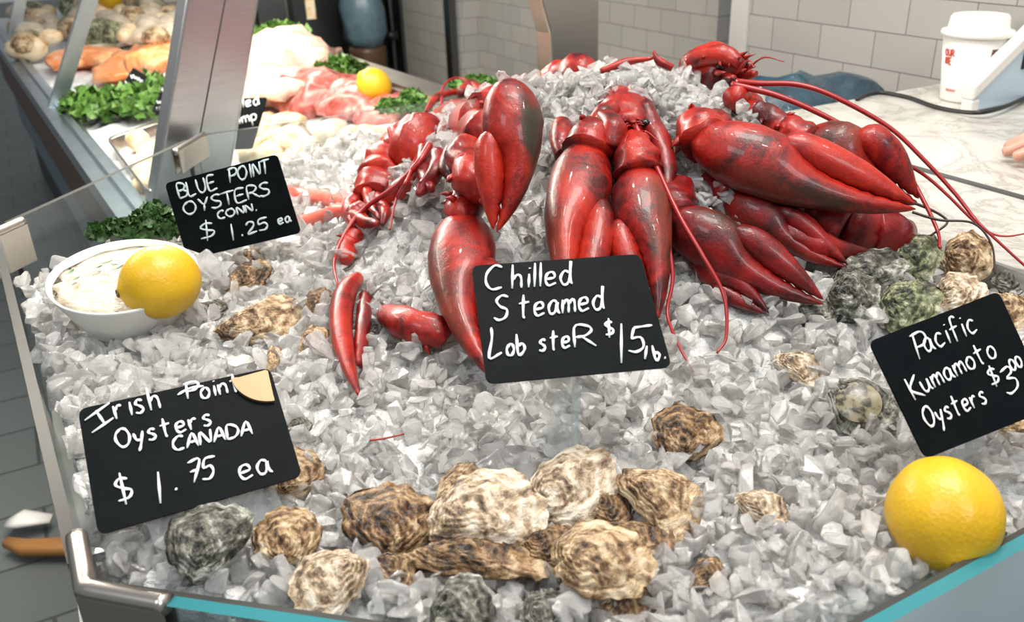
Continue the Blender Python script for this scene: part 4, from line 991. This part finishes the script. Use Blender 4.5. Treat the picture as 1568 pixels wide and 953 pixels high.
def claw(root, base, tip, wpx, nrm_=None, flip=1, mat='lob', seed=1, curve=.06, gape=0.0, label=None, stain=0.7, fat=1.0, stain_side=-1):
    a, b_ = np.asarray(base, float), np.asarray(tip, float); c = (a + b_) / 2
    ex = nrm(b_ - a); L = np.linalg.norm(b_ - a); n = nrm(CAM - c) if nrm_ is None else np.asarray(nrm_, float)
    ez = nrm(n - ex * (n @ ex)); ey = np.cross(ez, ex) * flip
    W = wpx * depth(c) / FPX / .53
    def build(X, LO, HI, TH, m_, inner_lo, sd, g=0.0):
        xs = np.linspace(0, 1, m_); xs = X[0] + (X[-1] - X[0]) * (.5 - .5 * np.cos(math.pi * xs)); V = []; E_ = []; S = 26
        for x in xs:
            lo, hi, th = np.interp(x, X, LO), np.interp(x, X, HI), np.interp(x, X, TH) * fat
            if x > .5:
                tb = .014 * abs(math.sin(x * 46 + sd)) * min(1, (1 - x) * 9)
                if inner_lo: lo -= tb
                else: hi += tb
            y0, hw = (lo + hi) / 2, (hi - lo) / 2
            gy = g * max(0, x - .38)
            for k in range(S):
                t = 2 * math.pi * k / S; cy = math.cos(t); cz = math.sin(t)
                yy = y0 + hw * np.sign(cy) * abs(cy) ** .9 + gy; zz = th * np.sign(cz) * abs(cz) ** 1.1
                nzv = 1 + .05 * (vnoise(x * 9 + sd * 3.1, t * 1.6, sd) - .5)
                V.append(a + ex * (x * L) + ey * ((yy * nzv + curve * math.sin(math.pi * x)) * W) + ez * (zz * W * nzv + .04 * W * math.sin(math.pi * x)))
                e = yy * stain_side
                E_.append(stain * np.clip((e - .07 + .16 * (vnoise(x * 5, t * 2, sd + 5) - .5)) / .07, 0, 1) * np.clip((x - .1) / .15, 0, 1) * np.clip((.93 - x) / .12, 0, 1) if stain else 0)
        Fc = []
        for i in range(m_ - 1):
            for k in range(S): Fc.append((i * S + k, i * S + (k + 1) % S, (i + 1) * S + (k + 1) % S, (i + 1) * S + k))
        Fc.append(tuple(range(S))[::-1]); Fc.append(tuple(range((m_ - 1) * S, m_ * S)))
        if flip < 0: Fc = [f[::-1] for f in Fc]
        return V, Fc, E_
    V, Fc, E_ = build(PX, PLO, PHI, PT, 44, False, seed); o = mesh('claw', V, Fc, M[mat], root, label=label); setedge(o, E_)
    V, Fc, E_ = build(DX, DLO, DHI, DT, 34, True, seed + 1, gape); f = mesh('claw_finger', V, Fc, M[mat], o); setedge(f, np.array(E_) * 0)
    return o
def seg(root, pts, r, mat='lob', name='arm_segment', rh=None, spikes=0, seed=1, n=22, sides=16):
    P = spline(pts, n); rr = np.interp(np.linspace(0, 1, n), np.linspace(0, 1, len(r)), r)
    V, Fc = loft(P, rr, rr if rh is None else rr * rh, sides=sides)
    V = V + (np.stack([vnoise(V[:, 0] * 90 + k * 7, V[:, 1] * 90 + V[:, 2] * 90, seed + k) for k in range(3)], -1) - .5) * max(r) * .22
    parts = [(V, Fc)]; rg = random.Random(seed)
    for k in range(spikes):
        i = rg.randrange(3, n - 3); t = nrm(P[i + 1] - P[i - 1]); d = nrm(np.cross(t, nrm([rg.gauss(0, 1), rg.gauss(0, 1) - 1, rg.gauss(0, 1) + 1]))); b0_ = P[i] + d * rr[i] * .8
        parts.append(loft([b0_, b0_ + d * rr[i] * .35 + t * rr[i] * .1, b0_ + d * rr[i] * .6 + t * rr[i] * .35], [rr[i] * .26, rr[i] * .16, rr[i] * .02], sides=7))
    V, Fc = join(parts); o = mesh(name, V, Fc, M[mat], root); setedge(o, np.zeros(len(V))); return o
def ant(root, pts, r0, r1, mat='ant', name='antenna', n=60):
    return mesh(name, *tube(pts, r0, r1, n, 8), M[mat], root)
def head(root, back, front, r, upv, mat='lob', seed=1, eyes=True):
    """carapace from back to front with rostrum, brow spines and two stalked eyes"""
    back, front = np.asarray(back, float), np.asarray(front, float); ax = front - back; L = np.linalg.norm(ax); ex = ax / L
    ez = nrm(np.asarray(upv) - ex * (np.asarray(upv) @ ex)); ey = np.cross(ez, ex)
    P = [back + ex * L * t for t in (0, .12, .3, .5, .7, .86, .95, 1.0)]
    V, Fc = loft(spline(P, 30), np.interp(np.linspace(0, 1, 30), np.linspace(0, 1, 8), np.array([.75, .92, 1, 1, .92, .78, .58, .36]) * r), np.interp(np.linspace(0, 1, 30), np.linspace(0, 1, 8), np.array([.75, .95, 1.05, 1.05, .95, .78, .55, .34]) * r), up=ez, sides=24)
    V = V + (np.stack([vnoise(V[:, 0] * 70 + k * 5, V[:, 1] * 70 + V[:, 2] * 70, seed + k) for k in range(3)], -1) - .5) * r * .16
    parts = [(V, Fc)]
    rs = front - ex * r * .25 + ez * r * .42
    parts.append(loft([rs - ex * r * .6, rs, rs + ex * r * .55 + ez * r * .06, rs + ex * r * 1.05 + ez * r * .22], [r * .26, r * .20, r * .12, r * .015], up=ez, sides=10))
    for sg in (-1, 1):
        for k, (f, o_) in enumerate(((.1, .34), (.5, .24), (.75, .14))):
            b0_ = rs + ex * r * f + ey * sg * r * .10
            parts.append(loft([b0_, b0_ + ey * sg * r * .12 + ex * r * .12 + ez * r * .06, b0_ + ey * sg * r * .2 + ex * r * .34 + ez * r * .1], [r * .075, r * .05, r * .008], sides=6))
        b0_ = front + ey * sg * r * .55 + ez * r * .1 - ex * r * .2
        parts.append(loft([b0_, b0_ + ex * r * .3 + ey * sg * r * .1, b0_ + ex * r * .62 + ey * sg * r * .06], [r * .14, r * .10, r * .01], sides=7))
    V, Fc = join(parts); o = mesh('carapace', V, Fc, M[mat], root); setedge(o, np.zeros(len(V)))
    if eyes:
        for sg in (-1, 1):
            c = front - ex * r * .02 + ey * sg * r * .46 + ez * r * .30
            mesh('eye', *loft([c - ey * sg * r * .2 - ex * r * .1, c, c + ey * sg * r * .12 + ex * r * .06, c + ey * sg * r * .2 + ex * r * .10], [r * .10, r * .15, r * .12, r * .02], sides=10), M['eye'], root)
    for sg in (-1, 1):
        b0_ = front + ey * sg * r * .30 - ez * r * .12 - ex * r * .15
        seg(root, [b0_, b0_ + ex * r * .35 + ey * sg * r * .08, b0_ + ex * r * .75 + ey * sg * r * .14], [r * .22, r * .20, r * .12], mat, 'antenna_base', seed=seed + sg, n=12, sides=12)
        ant(root, [b0_ + ex * r * .5 - ey * sg * r * .1 + ez * r * .1, b0_ + ex * r * 1.3 + ez * r * .5, b0_ + ex * r * 1.9 + ez * r * .3 + ey * sg * r * .3], r * .045, r * .015, 'ant', 'antennule', 20)
    # mouth parts below the brow
    for sg in (-1, 1):
        b0_ = front - ez * r * .5 + ey * sg * r * .22 - ex * r * .3
        seg(root, [b0_, b0_ + ex * r * .35 - ez * r * .1, b0_ + ex * r * .45 - ez * r * .5, b0_ + ex * r * .3 - ez * r * .75], [r * .16, r * .17, r * .12, r * .03], mat, 'mouth_leg', seed=seed + 3 * sg, n=14, sides=10)
    return o
UPV = np.array([0, -.35, 1.0])
I = onice

# left lobster: head turned left, one claw hanging over its knuckles, one reaching down behind the card
lb = thing('lobster', I(710, 240), 'red lobster on the left of the heap with its claw hanging beside its head', 'lobster')
head(lb, I(752, 205, .03), I(672, 188, .045), .034, [-.1, -.3, 1.0], seed=3)
tB0 = depth(I(745, 190, .0)); seg(lb, [atd(745, 190, tB0), atd(778, 172, tB0 + .05), atd(815, 158, tB0 + .10)], [.032, .034, .028], name='tail_segment', seed=4)
seg(lb, [I(650, 176, .05), I(668, 150, .055), I(700, 140, .055)], [.004, .008, .006], name='walking_leg', seed=5)
seg(lb, [I(716, 222, .07), I(708, 238, .085), I(716, 256, .09)], [.012, .0165, .014], seed=6)
seg(lb, [I(712, 250, .085), I(722, 272, .09), I(742, 286, .085), I(752, 270, .08)], [.012, .019, .018, .012], seed=7, spikes=2)
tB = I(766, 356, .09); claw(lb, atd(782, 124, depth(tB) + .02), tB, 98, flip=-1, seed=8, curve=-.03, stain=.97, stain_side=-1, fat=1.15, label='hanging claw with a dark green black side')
seg(lb, [I(735, 300, .05), I(712, 312, .055), I(700, 328, .05)], [.010, .018, .014], seed=9, spikes=3)
seg(lb, [I(728, 312, .05), I(712, 326, .055), I(704, 340, .05)], [.012, .019, .018], seed=10, spikes=3)
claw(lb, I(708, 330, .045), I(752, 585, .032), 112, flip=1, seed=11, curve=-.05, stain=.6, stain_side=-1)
ant(lb, [I(676, 160, .07), I(678, 135, .08), I(692, 121, .085), I(712, 122, .085), I(730, 138, .085), I(738, 158, .08)], .0030, .0022)
ant(lb, [I(658, 222, .075), I(640, 250, .075), I(606, 286, .065), I(560, 318, .05), I(530, 355, .04), I(512, 400, .03), I(517, 438, .022)], .0040, .0012)
ant(lb, [I(650, 195, .07), I(630, 260, .07), I(607, 305, .06), I(597, 352, .045)], .0022, .0010)
for pts in (([(650, 230), (648, 262), (660, 290)]), ([(672, 235), (668, 262), (650, 285), (640, 300)]), ([(690, 232), (684, 255), (690, 275)])):
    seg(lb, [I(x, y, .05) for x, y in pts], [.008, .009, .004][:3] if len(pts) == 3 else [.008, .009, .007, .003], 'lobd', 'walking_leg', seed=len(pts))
seg(lb, [I(705, 143, .06), I(722, 132, .065), I(740, 146, .06)], [.010, .014, .010], seed=15)

# half-buried lobster at the far left
lc = thing('lobster', I(600, 300), 'red lobster half buried in ice at the left end with a thin curved claw', 'lobster')
tp = [I(652, 224, .0), I(634, 229, .006), I(614, 240, .008), I(596, 258, .004), I(582, 280, .0), I(574, 304, -.006)]
tp = spline(tp, 7)
for k in range(6):
    a, b_ = tp[k], tp[k + 1]; r0 = .037 - .002 * k
    seg(lc, [a + (a - b_) * .12, a * .7 + b_ * .3, a * .3 + b_ * .7, b_ + (b_ - a) * .06], [r0 * .9, r0, r0 * .99, r0 * .86], name='tail_segment', seed=20 + k, n=12, sides=22)
for pts, rr in (([(580, 258), (563, 282), (567, 312), (582, 336)], [.005, .0065, .006, .002]), ([(578, 300), (590, 325), (586, 345)], [.005, .006, .002]), ([(548, 300), (535, 325), (555, 338), (580, 344)], [.007, .011, .008, .003]), ([(560, 315), (545, 330), (540, 350)], [.009, .012, .004]), ([(640, 275), (612, 292), (580, 318)], [.010, .012, .006])):
    seg(lc, [I(x, y, .022) for x, y in pts], rr, name='walking_leg', seed=int(pts[0][0]))
seg(lc, [I(545, 358, .012), I(533, 378, .014), I(530, 398, .012)], [.010, .0125, .007], seed=31, spikes=2)
V, Fc = loft(spline([I(548, 425, .022), I(528, 452, .024), I(522, 500, .020), I(532, 555, .014), I(550, 606, .008)], 40), np.interp(np.linspace(0, 1, 40), [0, .12, .3, .6, .85, 1], [.006, .0095, .0112, .0095, .005, .0012]), np.interp(np.linspace(0, 1, 40), [0, .12, .3, .6, .85, 1], [.006, .010, .012, .010, .006, .0012]), up=nrm(CAM - I(530, 500)), sides=20)
o = mesh('claw_finger', V, Fc, M['lob'], lc, label='thin curved claw finger'); Pm = np.array(V); setedge(o, np.zeros(len(V)))
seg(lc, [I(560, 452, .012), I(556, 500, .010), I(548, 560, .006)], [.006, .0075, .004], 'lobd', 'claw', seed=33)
seg(lc, [I(590, 478, .012), I(612, 494, .020), I(640, 502, .020), I(668, 508, .012), I(682, 520, .004)], [.008, .015, .0165, .014, .010], seed=34, spikes=2)

# centre lobster: facing the viewer, claws running down behind the card
lcn = thing('lobster', I(950, 230), 'red lobster in the centre facing forward, its claws reaching down behind the lobster card', 'lobster')
head(lcn, I(948, 168, -.022), I(968, 204, .026), .027, [-.1, .15, 1.0], seed=41)
seg(lcn, [atd(862, 121, 1.10), atd(884, 116, 1.07), atd(905, 121, 1.06)], [.022, .026, .022], name='tail_segment', seed=42)
seg(lcn, [atd(838, 127, 1.12), atd(858, 119, 1.11), atd(872, 119, 1.09)], [.016, .022, .02], name='tail_segment', seed=43)
seg(lcn, [I(940, 168, .04), I(925, 180, .045), I(915, 200, .045)], [.010, .013, .013], seed=44)
seg(lcn, [I(928, 178, .05), I(938, 200, .055), I(932, 226, .05)], [.009, .013, .011], seed=45, spikes=2)
seg(lcn, [I(905, 196, .040), I(908, 216, .045), I(900, 236, .045)], [.016, .024, .025], seed=46, spikes=3)
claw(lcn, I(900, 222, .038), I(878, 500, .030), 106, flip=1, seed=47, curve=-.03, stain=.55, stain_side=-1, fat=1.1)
seg(lcn, [I(862, 190, .03), I(860, 215, .03), I(866, 240, .03)], [.010, .012, .010], seed=48)
seg(lcn, [I(966, 220, .035), I(974, 242, .042), I(978, 268, .04)], [.015, .022, .022], seed=49)
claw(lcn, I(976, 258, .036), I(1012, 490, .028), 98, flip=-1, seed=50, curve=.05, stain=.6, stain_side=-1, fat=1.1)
seg(lcn, [I(985, 165, .03), I(1008, 215, .03), I(1022, 262, .03), I(1018, 300, .03)], [.010, .011, .009, .005], 'lobd', 'walking_leg', seed=51)
seg(lcn, [I(958, 290, .05), I(975, 280, .055), I(1002, 272, .052)], [.004, .006, .005], 'lobd', 'walking_leg', seed=52)
ant(lcn, [I(972, 192, .05), I(1000, 245, .055), I(1040, 330, .055), I(1075, 390, .05), I(1108, 452, .035), I(1112, 515, .02), I(1098, 541, .012)], .0030, .0010)
ant(lcn, [I(1003, 275, .05), I(1015, 330, .05), I(1030, 420, .04), I(1022, 480, .03), I(1040, 530, .02), I(1062, 570, .012)], .0022, .0010)

# right lobster: head on top, long antennae, huge claw over the dark ones
lr = thing('lobster', I(1120, 130), 'biggest red lobster on the right with long antennae over the marble and a huge claw', 'lobster')
hb, hf = atd(1064, 116, 1.045), atd(1122, 112, .985)
head(lr, hb, hf, .034, [0, -.1, 1.0], seed=61)
DA = .97
def AD(pts, d0, d1): return [atd(x, y, d0 + (d1 - d0) * i / (len(pts) - 1)) for i, (x, y) in enumerate(pts)]
ant(lr, AD([(1128, 125), (1165, 128), (1222, 130), (1277, 148), (1360, 194), (1415, 245), (1462, 296), (1490, 332), (1508, 351), (1568, 406), (1600, 432)], .93, .80), .0034, .0010)
ant(lr, AD([(1120, 129), (1194, 148), (1277, 185), (1351, 231), (1388, 263), (1415, 309), (1436, 355), (1439, 380)], .92, .80), .0034, .0014)
ant(lr, AD([(1281, 221), (1323, 226), (1370, 242), (1415, 268), (1452, 300), (1485, 333), (1513, 355), (1540, 362), (1580, 356)], .90, .84), .0024, .0008)
ant(lr, AD([(1351, 298), (1402, 312), (1438, 328), (1450, 342), (1425, 361)], .84, .82), .0016, .0010, 'antd')
ant(lr, AD([(1397, 325), (1438, 337), (1490, 342), (1518, 374), (1524, 420)], .82, .78), .0014, .0008, 'antd')
for pts in ([(1030, 104), (1010, 94), (1000, 78)], [(920, 110), (960, 95), (1000, 89)]):
    seg(lr, [atd(x, y, .945) for x, y in pts], [.004, .005, .0015], name='walking_leg', seed=pts[0][0])
seg(lr, [atd(1050, 97, .99), atd(1075, 89, .985), atd(1108, 85, .975), atd(1136, 100, .965)], [.006, .010, .012, .006], name='walking_leg', seed=62, spikes=4)
seg(lr, [I(1122, 150, .035), I(1140, 160, .04), I(1162, 178, .04)], [.012, .017, .013], seed=63, spikes=3)
seg(lr, [atd(1155, 172, .90), atd(1180, 186, .89), atd(1200, 200, .88)], [.013, .016, .014], seed=64, spikes=5)
seg(lr, [atd(1192, 192, .89), atd(1215, 205, .875), atd(1242, 214, .86)], [.013, .018, .014], seed=65, spikes=5)
claw(lr, atd(1215, 222, .885), atd(1402, 318, .845), 112, flip=1, seed=66, curve=.10, stain=.5, stain_side=1, gape=0.0, label='smaller claw showing above the huge one')
seg(lr, [I(1062, 186, .03), I(1072, 200, .045), I(1082, 216, .05)], [.014, .024, .024], seed=67, spikes=3)
seg(lr, [I(1100, 196, .055), I(1106, 186, .05), I(1092, 178, .04)], [.007, .010, .008], seed=68)
claw(lr, I(1062, 212, .048), atd(1400, 326, .775), 112, nrm_=nrm(CAM - I(1200, 270)) + np.array([0, 0, .35]), flip=1, seed=69, curve=.0, stain=.55, stain_side=-1, fat=1.05, label='huge glossy claw')

# dark lobster under it: stacked claws pointing down to the right
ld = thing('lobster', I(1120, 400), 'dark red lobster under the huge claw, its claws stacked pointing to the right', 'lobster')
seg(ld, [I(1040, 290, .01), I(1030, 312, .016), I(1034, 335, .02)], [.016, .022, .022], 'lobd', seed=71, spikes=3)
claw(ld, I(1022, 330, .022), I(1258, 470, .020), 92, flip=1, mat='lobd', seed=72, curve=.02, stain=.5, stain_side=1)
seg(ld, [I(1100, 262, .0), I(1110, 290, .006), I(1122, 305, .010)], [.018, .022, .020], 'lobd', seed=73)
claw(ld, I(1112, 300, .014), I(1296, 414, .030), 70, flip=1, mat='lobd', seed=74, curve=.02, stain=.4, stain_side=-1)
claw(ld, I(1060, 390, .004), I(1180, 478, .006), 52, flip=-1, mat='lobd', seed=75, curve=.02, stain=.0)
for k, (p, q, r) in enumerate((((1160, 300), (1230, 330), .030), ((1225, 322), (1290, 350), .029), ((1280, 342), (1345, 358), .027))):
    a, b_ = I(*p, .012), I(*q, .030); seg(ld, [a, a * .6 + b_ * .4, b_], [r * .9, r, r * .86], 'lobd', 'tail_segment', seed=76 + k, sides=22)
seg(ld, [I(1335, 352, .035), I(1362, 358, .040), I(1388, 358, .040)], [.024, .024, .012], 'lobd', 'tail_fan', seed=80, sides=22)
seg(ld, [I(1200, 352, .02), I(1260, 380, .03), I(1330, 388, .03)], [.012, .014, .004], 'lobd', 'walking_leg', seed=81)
# stray bit of antenna on the ice
tag(mesh('antenna_piece', *tube([I(566, 675, .008), I(592, 671, .011), I(619, 665, .009)], .0008, .0006, 12, 6), M['ant']), 'thin red broken antenna piece on the ice above the front oysters', 'antenna piece')

# ------------------------------------------------------------------ on and behind the marble counter
zc = .03
cb = atz(1478, 152, zc); dC = depth(cb); rt = 50 * dC / FPX
hC = (att(1490, 26, cb[:2] @ B2)[2] - zc)
cup = thing('paper_cup', cb, 'white lidded paper coffee cup with red print standing by the tiled wall', 'cup')
r0_, r1_ = rt * .72, rt * .93
mesh('cup_body', *lathe([(r0_ * .9, .0), (r0_, .001), (r0_, .004), (r1_, hC * .80)], cb, 48), M['cup'], cup)
L_ = hC
mesh('lid', *lathe([(r1_ * .98, L_ * .775), (r1_ * 1.06, L_ * .78), (r1_ * 1.09, L_ * .81), (r1_ * 1.06, L_ * .84), (r1_ * .95, L_ * .85), (r1_ * .90, L_ * .87), (r1_ * .86, L_ * .99), (r1_ * .80, L_ * 1.02), (r1_ * .70, L_ * 1.0), (r1_ * .2, L_ * .99)], cb, 48), M['white'], cup)
aC = math.atan2(-cb[1], -cb[0])
def on_cup(strk_uv, ang0, zlo, hgt, wid, wl):
    parts = []
    for s_ in strk_uv:
        pts = []
        for u, v in s_:
            z = zlo + v * hgt; r = r0_ + (r1_ - r0_) * z / (hC * .8) + .0006; a = aC + ang0 + u * wid / r
            pts.append(cb + np.array([r * math.cos(a), r * math.sin(a), z]))
        parts.append(tube(pts, wl, n=max(4, 3 * len(pts)), sides=5))
    return join(parts)
def word(t):
    cur = 0; out = []
    for ch in t:
        for s_ in G.get(ch, []): out.append([(cur + p[0], p[1]) for p in s_])
        cur += ADV.get(ch, .62)
    return out
ofs = math.asin(max(-1, min(1, -.80)))
mesh('red_print', *join([on_cup(word('OUR'), -1.02, hC * .56, .010, .0095, .0010), on_cup(word('ITE'), -1.0, hC * .46, .010, .0095, .0010), on_cup(word('IIIIIIII'), -.85, hC * .135, .004, .008, .0005), on_cup(word('BIO'), .20, hC * .125, .006, .008, .0010)]), M['red'], cup)
def patch(a0, a1, z0, z1, e):
    V = []; Fc = []
    for i in range(9):
        for z in (z0, z1):
            r = r0_ + (r1_ - r0_) * z / (hC * .8)
            for dr in (.0002, e): a = aC + a0 + (a1 - a0) * i / 8; V.append(cb + np.array([(r + dr) * math.cos(a), (r + dr) * math.sin(a), z]))
    for i in range(8):
        k = i * 4; Fc += [(k + 1, k + 5, k + 7, k + 3), (k, k + 4, k + 5, k + 1), (k + 2, k + 3, k + 7, k + 6)]
    return V, Fc
pl = mesh('brown_label', *patch(.55, 1.0, hC * .42, hC * .66, .0006), M['brownp'], cup)
mesh('label_band', *patch(.58, .97, hC * .53, hC * .60, .0010), M['red'], pl)

# white and pale blue counter device
td = .86
pf = [att(x, y, td) for x, y in ((1497, 142), (1600, 40), (1600, 262), (1548, 192), (1488, 178))]
pf = [(p[:2] @ A2, max(p[2], zc)) for p in pf]
s0d, z0d = pf[0]; s1d, z1d = pf[1]
dv = thing('counter_device', st(s0d + .05, td, zc), 'white and pale blue wedge shaped counter device on the marble beside the cup', 'counter device')
prof_ = [(s0d, zc + .001), (1.415, zc + .001), (1.415, z1d * .0 + z0d + (z1d - z0d) * (1.415 - s0d) / (s1d - s0d)), (s0d, z0d)]
o = mesh('device_body', *prism(prof_, td, td + .014, lambda u, v, d: st(u, d, v)), M['devb'], dv, smooth=False); bevel(o, .004, 3)
sl = (z1d - z0d) / (s1d - s0d)
top_ = [(s0d - .012, z0d - .012), (1.415, z0d + sl * (1.415 - s0d) - .002), (1.415, z0d + sl * (1.415 - s0d) + .022), (s0d - .014, z0d + .012)]
o = mesh('device_top', *prism(top_, td - .004, td + .018, lambda u, v, d: st(u, d, v)), M['white'], dv, smooth=False); bevel(o, .004, 3)
o = mesh('device_front_lip', *prism([(s0d - .012, zc + .001), (s0d + .006, zc + .001), (s0d + .006, z0d - .01), (s0d - .012, z0d - .01)], td - .003, td + .017, lambda u, v, d: st(u, d, v)), M['white'], dv, smooth=False); bevel(o, .003, 2)
mesh('device_window', *prism([(1.365, zc + .055), (1.405, zc + .055), (1.405, zc + .085), (1.365, zc + .085)], td - .002, td + .001, lambda u, v, d: st(u, d, v)), M['black'], dv, smooth=False)
cz = .0335
cabp = [atz(1312, 152, cz), atz(1328, 145, cz), atz(1350, 142, cz), atz(1390, 149, cz), atz(1430, 163, cz), atz(1470, 171, cz + .002), atz(1505, 172, cz + .006), atz(1540, 163, cz + .006), atz(1580, 145, cz + .003)]
tag(mesh('black_cable', *tube(cabp, .0034, n=80, sides=10), M['black']), 'black cable snaking over the marble in front of the cup', 'cable')
# dark bag in the gap behind the counter
bgp = [st(1.00, 1.16, -.06), st(1.08, 1.16, -.045), st(1.17, 1.15, -.03), st(1.26, 1.13, -.035), st(1.34, 1.12, -.06)]
V, Fc = loft(spline(bgp, 30), np.interp(np.linspace(0, 1, 30), [0, .1, .5, .9, 1], [.03, .09, .10, .09, .03]), np.interp(np.linspace(0, 1, 30), [0, .1, .5, .9, 1], [.03, .07, .085, .08, .03]), sides=28)
V = V + (np.stack([vnoise(V[:, 0] * 26 + k * 5, V[:, 1] * 26 + V[:, 2] * 40, 90 + k) for k in range(3)], -1) - .5) * .035
tag(mesh('plastic_bag', V, Fc, M['bag']), 'dark blue plastic bag bulging in the gap behind the marble counter', 'bag')
tag(mesh('storage_bin', *lathe([(.11, -.9), (.15, -.2), (.155, -.15), (.14, -.145), (.12, -.2)], st(1.16, 1.22, 0), 32), M['kick']), 'dark bin under the blue bag behind the counter', 'bin')

# hand at the right frame edge, resting on the marble
hd = atz(1632, 228, .050)
def skin_hand():
    me = bpy.data.meshes.new('hand'); V = []; E_ = []; R_ = []
    def add(p, r, parent=None):
        V.append(p); R_.append(r)
        if parent is not None: E_.append((parent, len(V) - 1))
        return len(V) - 1
    f_ = nrm(-A2[0] * 0 + np.array([-.96, .10])); fw = np.array([f_[0], f_[1], 0]); sd = np.array([-f_[1], f_[0], 0]); up = np.array([0, 0, 1.])
    w = add(hd - fw * .075 + up * .035, .025); fo = add(hd - fw * .20 + up * .09, .032, w); add(hd - fw * .36 + up * .16, .038, fo)
    pc = add(hd - fw * .035 + up * .022, .026, w)
    for k, (o_, L) in enumerate(((-.030, .060), (-.010, .070), (.010, .066), (.028, .052))):
        kn = add(hd + sd * o_ + up * .016, .0105, pc); m1 = add(hd + sd * o_ * 1.1 + fw * L * .45 + up * .008, .0090, kn)
        m2 = add(hd + sd * o_ * 1.12 + fw * L * .78 + up * -.002, .0082, m1); add(hd + sd * o_ * 1.1 + fw * L + up * -.008, .0068, m2)
    t0 = add(hd - fw * .03 + sd * -.036 + up * .008, .013, pc); t1 = add(hd + fw * .005 + sd * -.055 + up * .0, .010, t0); add(hd + fw * .03 + sd * -.062 + up * -.006, .008, t1)
    org = np.array([hd[0], hd[1], zc]); me.from_pydata([tuple(v - org) for v in V], E_, []); o = bpy.data.objects.new('hand', me); COL.objects.link(o); o.location = tuple(org)
    m_ = o.modifiers.new('skin', 'SKIN'); sv = me.skin_vertices[0].data if me.skin_vertices else None
    if sv is None:
        bm = bmesh.new(); bm.from_mesh(me); bm.verts.layers.skin.verify(); bm.to_mesh(me); bm.free(); sv = me.skin_vertices[0].data
    for i, r in enumerate(R_): sv[i].radius = (r, r)
    for i in range(len(R_)): sv[i].use_root = (i == 0)
    s2 = o.modifiers.new('smooth', 'SUBSURF'); s2.levels = 2; s2.render_levels = 2
    me.materials.append(M['skin']); return o
tag(skin_hand(), 'bare hand of a person resting on the marble at the right frame edge', 'person')

# ------------------------------------------------------------------ dim equipment beyond the case
def boxthing(name, label, cat, s0, s1, t0, t1, z0, z1, mat, bev=.01, group=None, parts=()):
    root = thing(name, st((s0 + s1) / 2, (t0 + t1) / 2, ZF), label, cat, group)
    o = mesh('cabinet_body', *boxst(s0, s1, t0, t1, z0, z1), M[mat], root, smooth=False); bevel(o, bev)
    for nm, bx_, mt in parts: q_ = mesh(nm, *boxst(*bx_), M[mt], root, smooth=False); bevel(q_, .004)
    return root
boxthing('steel_cabinet', 'dim brown grey steel cabinet beyond the fish case at the top', 'cabinet', 1.10, 1.55, 4.1, 5.25, ZF, .30, 'steeld', .01, None,
         [('cabinet_door', (1.085, 1.10, 4.15, 4.70, -.7, .25), 'alu'), ('cabinet_door', (1.085, 1.10, 4.75, 5.20, -.7, .25), 'steeld')])
mesh_ = mesh('paper_strip', *prism([(1.0, -.06), (1.035, -.06), (1.035, .5), (1.0, .5)], 3.52, 3.53, lambda u, v, d: st(u, d, v)), M['tape'], None, smooth=False)
tag(mesh_, 'narrow cream and orange paper strip hanging beyond the case rail', 'paper strip')
P = att(565, 95, 3.9)
o = mesh('brown_canister', *lathe([(.075, -.9 - P[2]), (.08, -.12), (.085, .0), (.08, .02), (.05, .025)], P + np.array([0, 0, .05]), 28), M['brownpanel']); tag(o, 'brown canister with a blue cover in the dark doorway', 'canister')
P2 = P + np.array([0, 0, .075]); V, Fc = loft([P2, P2 + [0, 0, .05], P2 + [0, 0, .16], P2 + [0, 0, .30]], [.075, .09, .10, .05], sides=22)
V = V + (np.stack([vnoise(V[:, 0] * 20 + k * 5, V[:, 1] * 20 + V[:, 2] * 22, 95 + k) for k in range(3)], -1) - .5) * .04
tag(mesh('blue_bag', V, Fc, M['bluepanel']), 'blue bag on top of the brown canister in the dark doorway', 'bag')
dp = thing('pipe_stand', att(600, 100, 3.95), 'dark upright pipes with a black tap beside the doorway jamb', 'pipes')
for x in (588, 606):
    a = att(x, 110, 3.95); mesh('pipe', *tube([np.array([a[0], a[1], ZF]), np.array([a[0], a[1], .5])], .012, n=6, sides=10), M['steeld'], dp)
a = att(598, 53, 3.93); mesh('tap', *lathe([(.012, -.02), (.035, -.018), (.035, .012), (.012, .016)], a, 18), M['black'], dp)
# aisle: orange item and a barrier post beyond the left pane
P = atz(75, 838, ZF + .03); o = mesh('orange_tray', *loft([P - [.10, -.02, 0], P - [.05, 0, 0], P + [.05, 0, 0], P + [.13, .03, 0]], [.012, .020, .024, .012], [.010, .014, .014, .008], sides=14, sq=.7), M['orangeb']); tag(o, 'blurred orange object on the aisle floor at the lower left', 'floor object')
P = atz(48, 800, ZF + .03); o = mesh('white_paper_scrap', *loft([P - [.05, 0, 0], P - [.02, 0, -.01], P + [.04, .01, .0]], [.02, .03, .015], [.008, .012, .006], sides=10), M['white']); tag(o, 'small white scrap on the aisle floor above the orange object', 'scrap')

# ------------------------------------------------------------------ lift the whole place so that the floor is at zero
for o in list(SC.objects):
    if o.parent is None: o.location.z += ZB
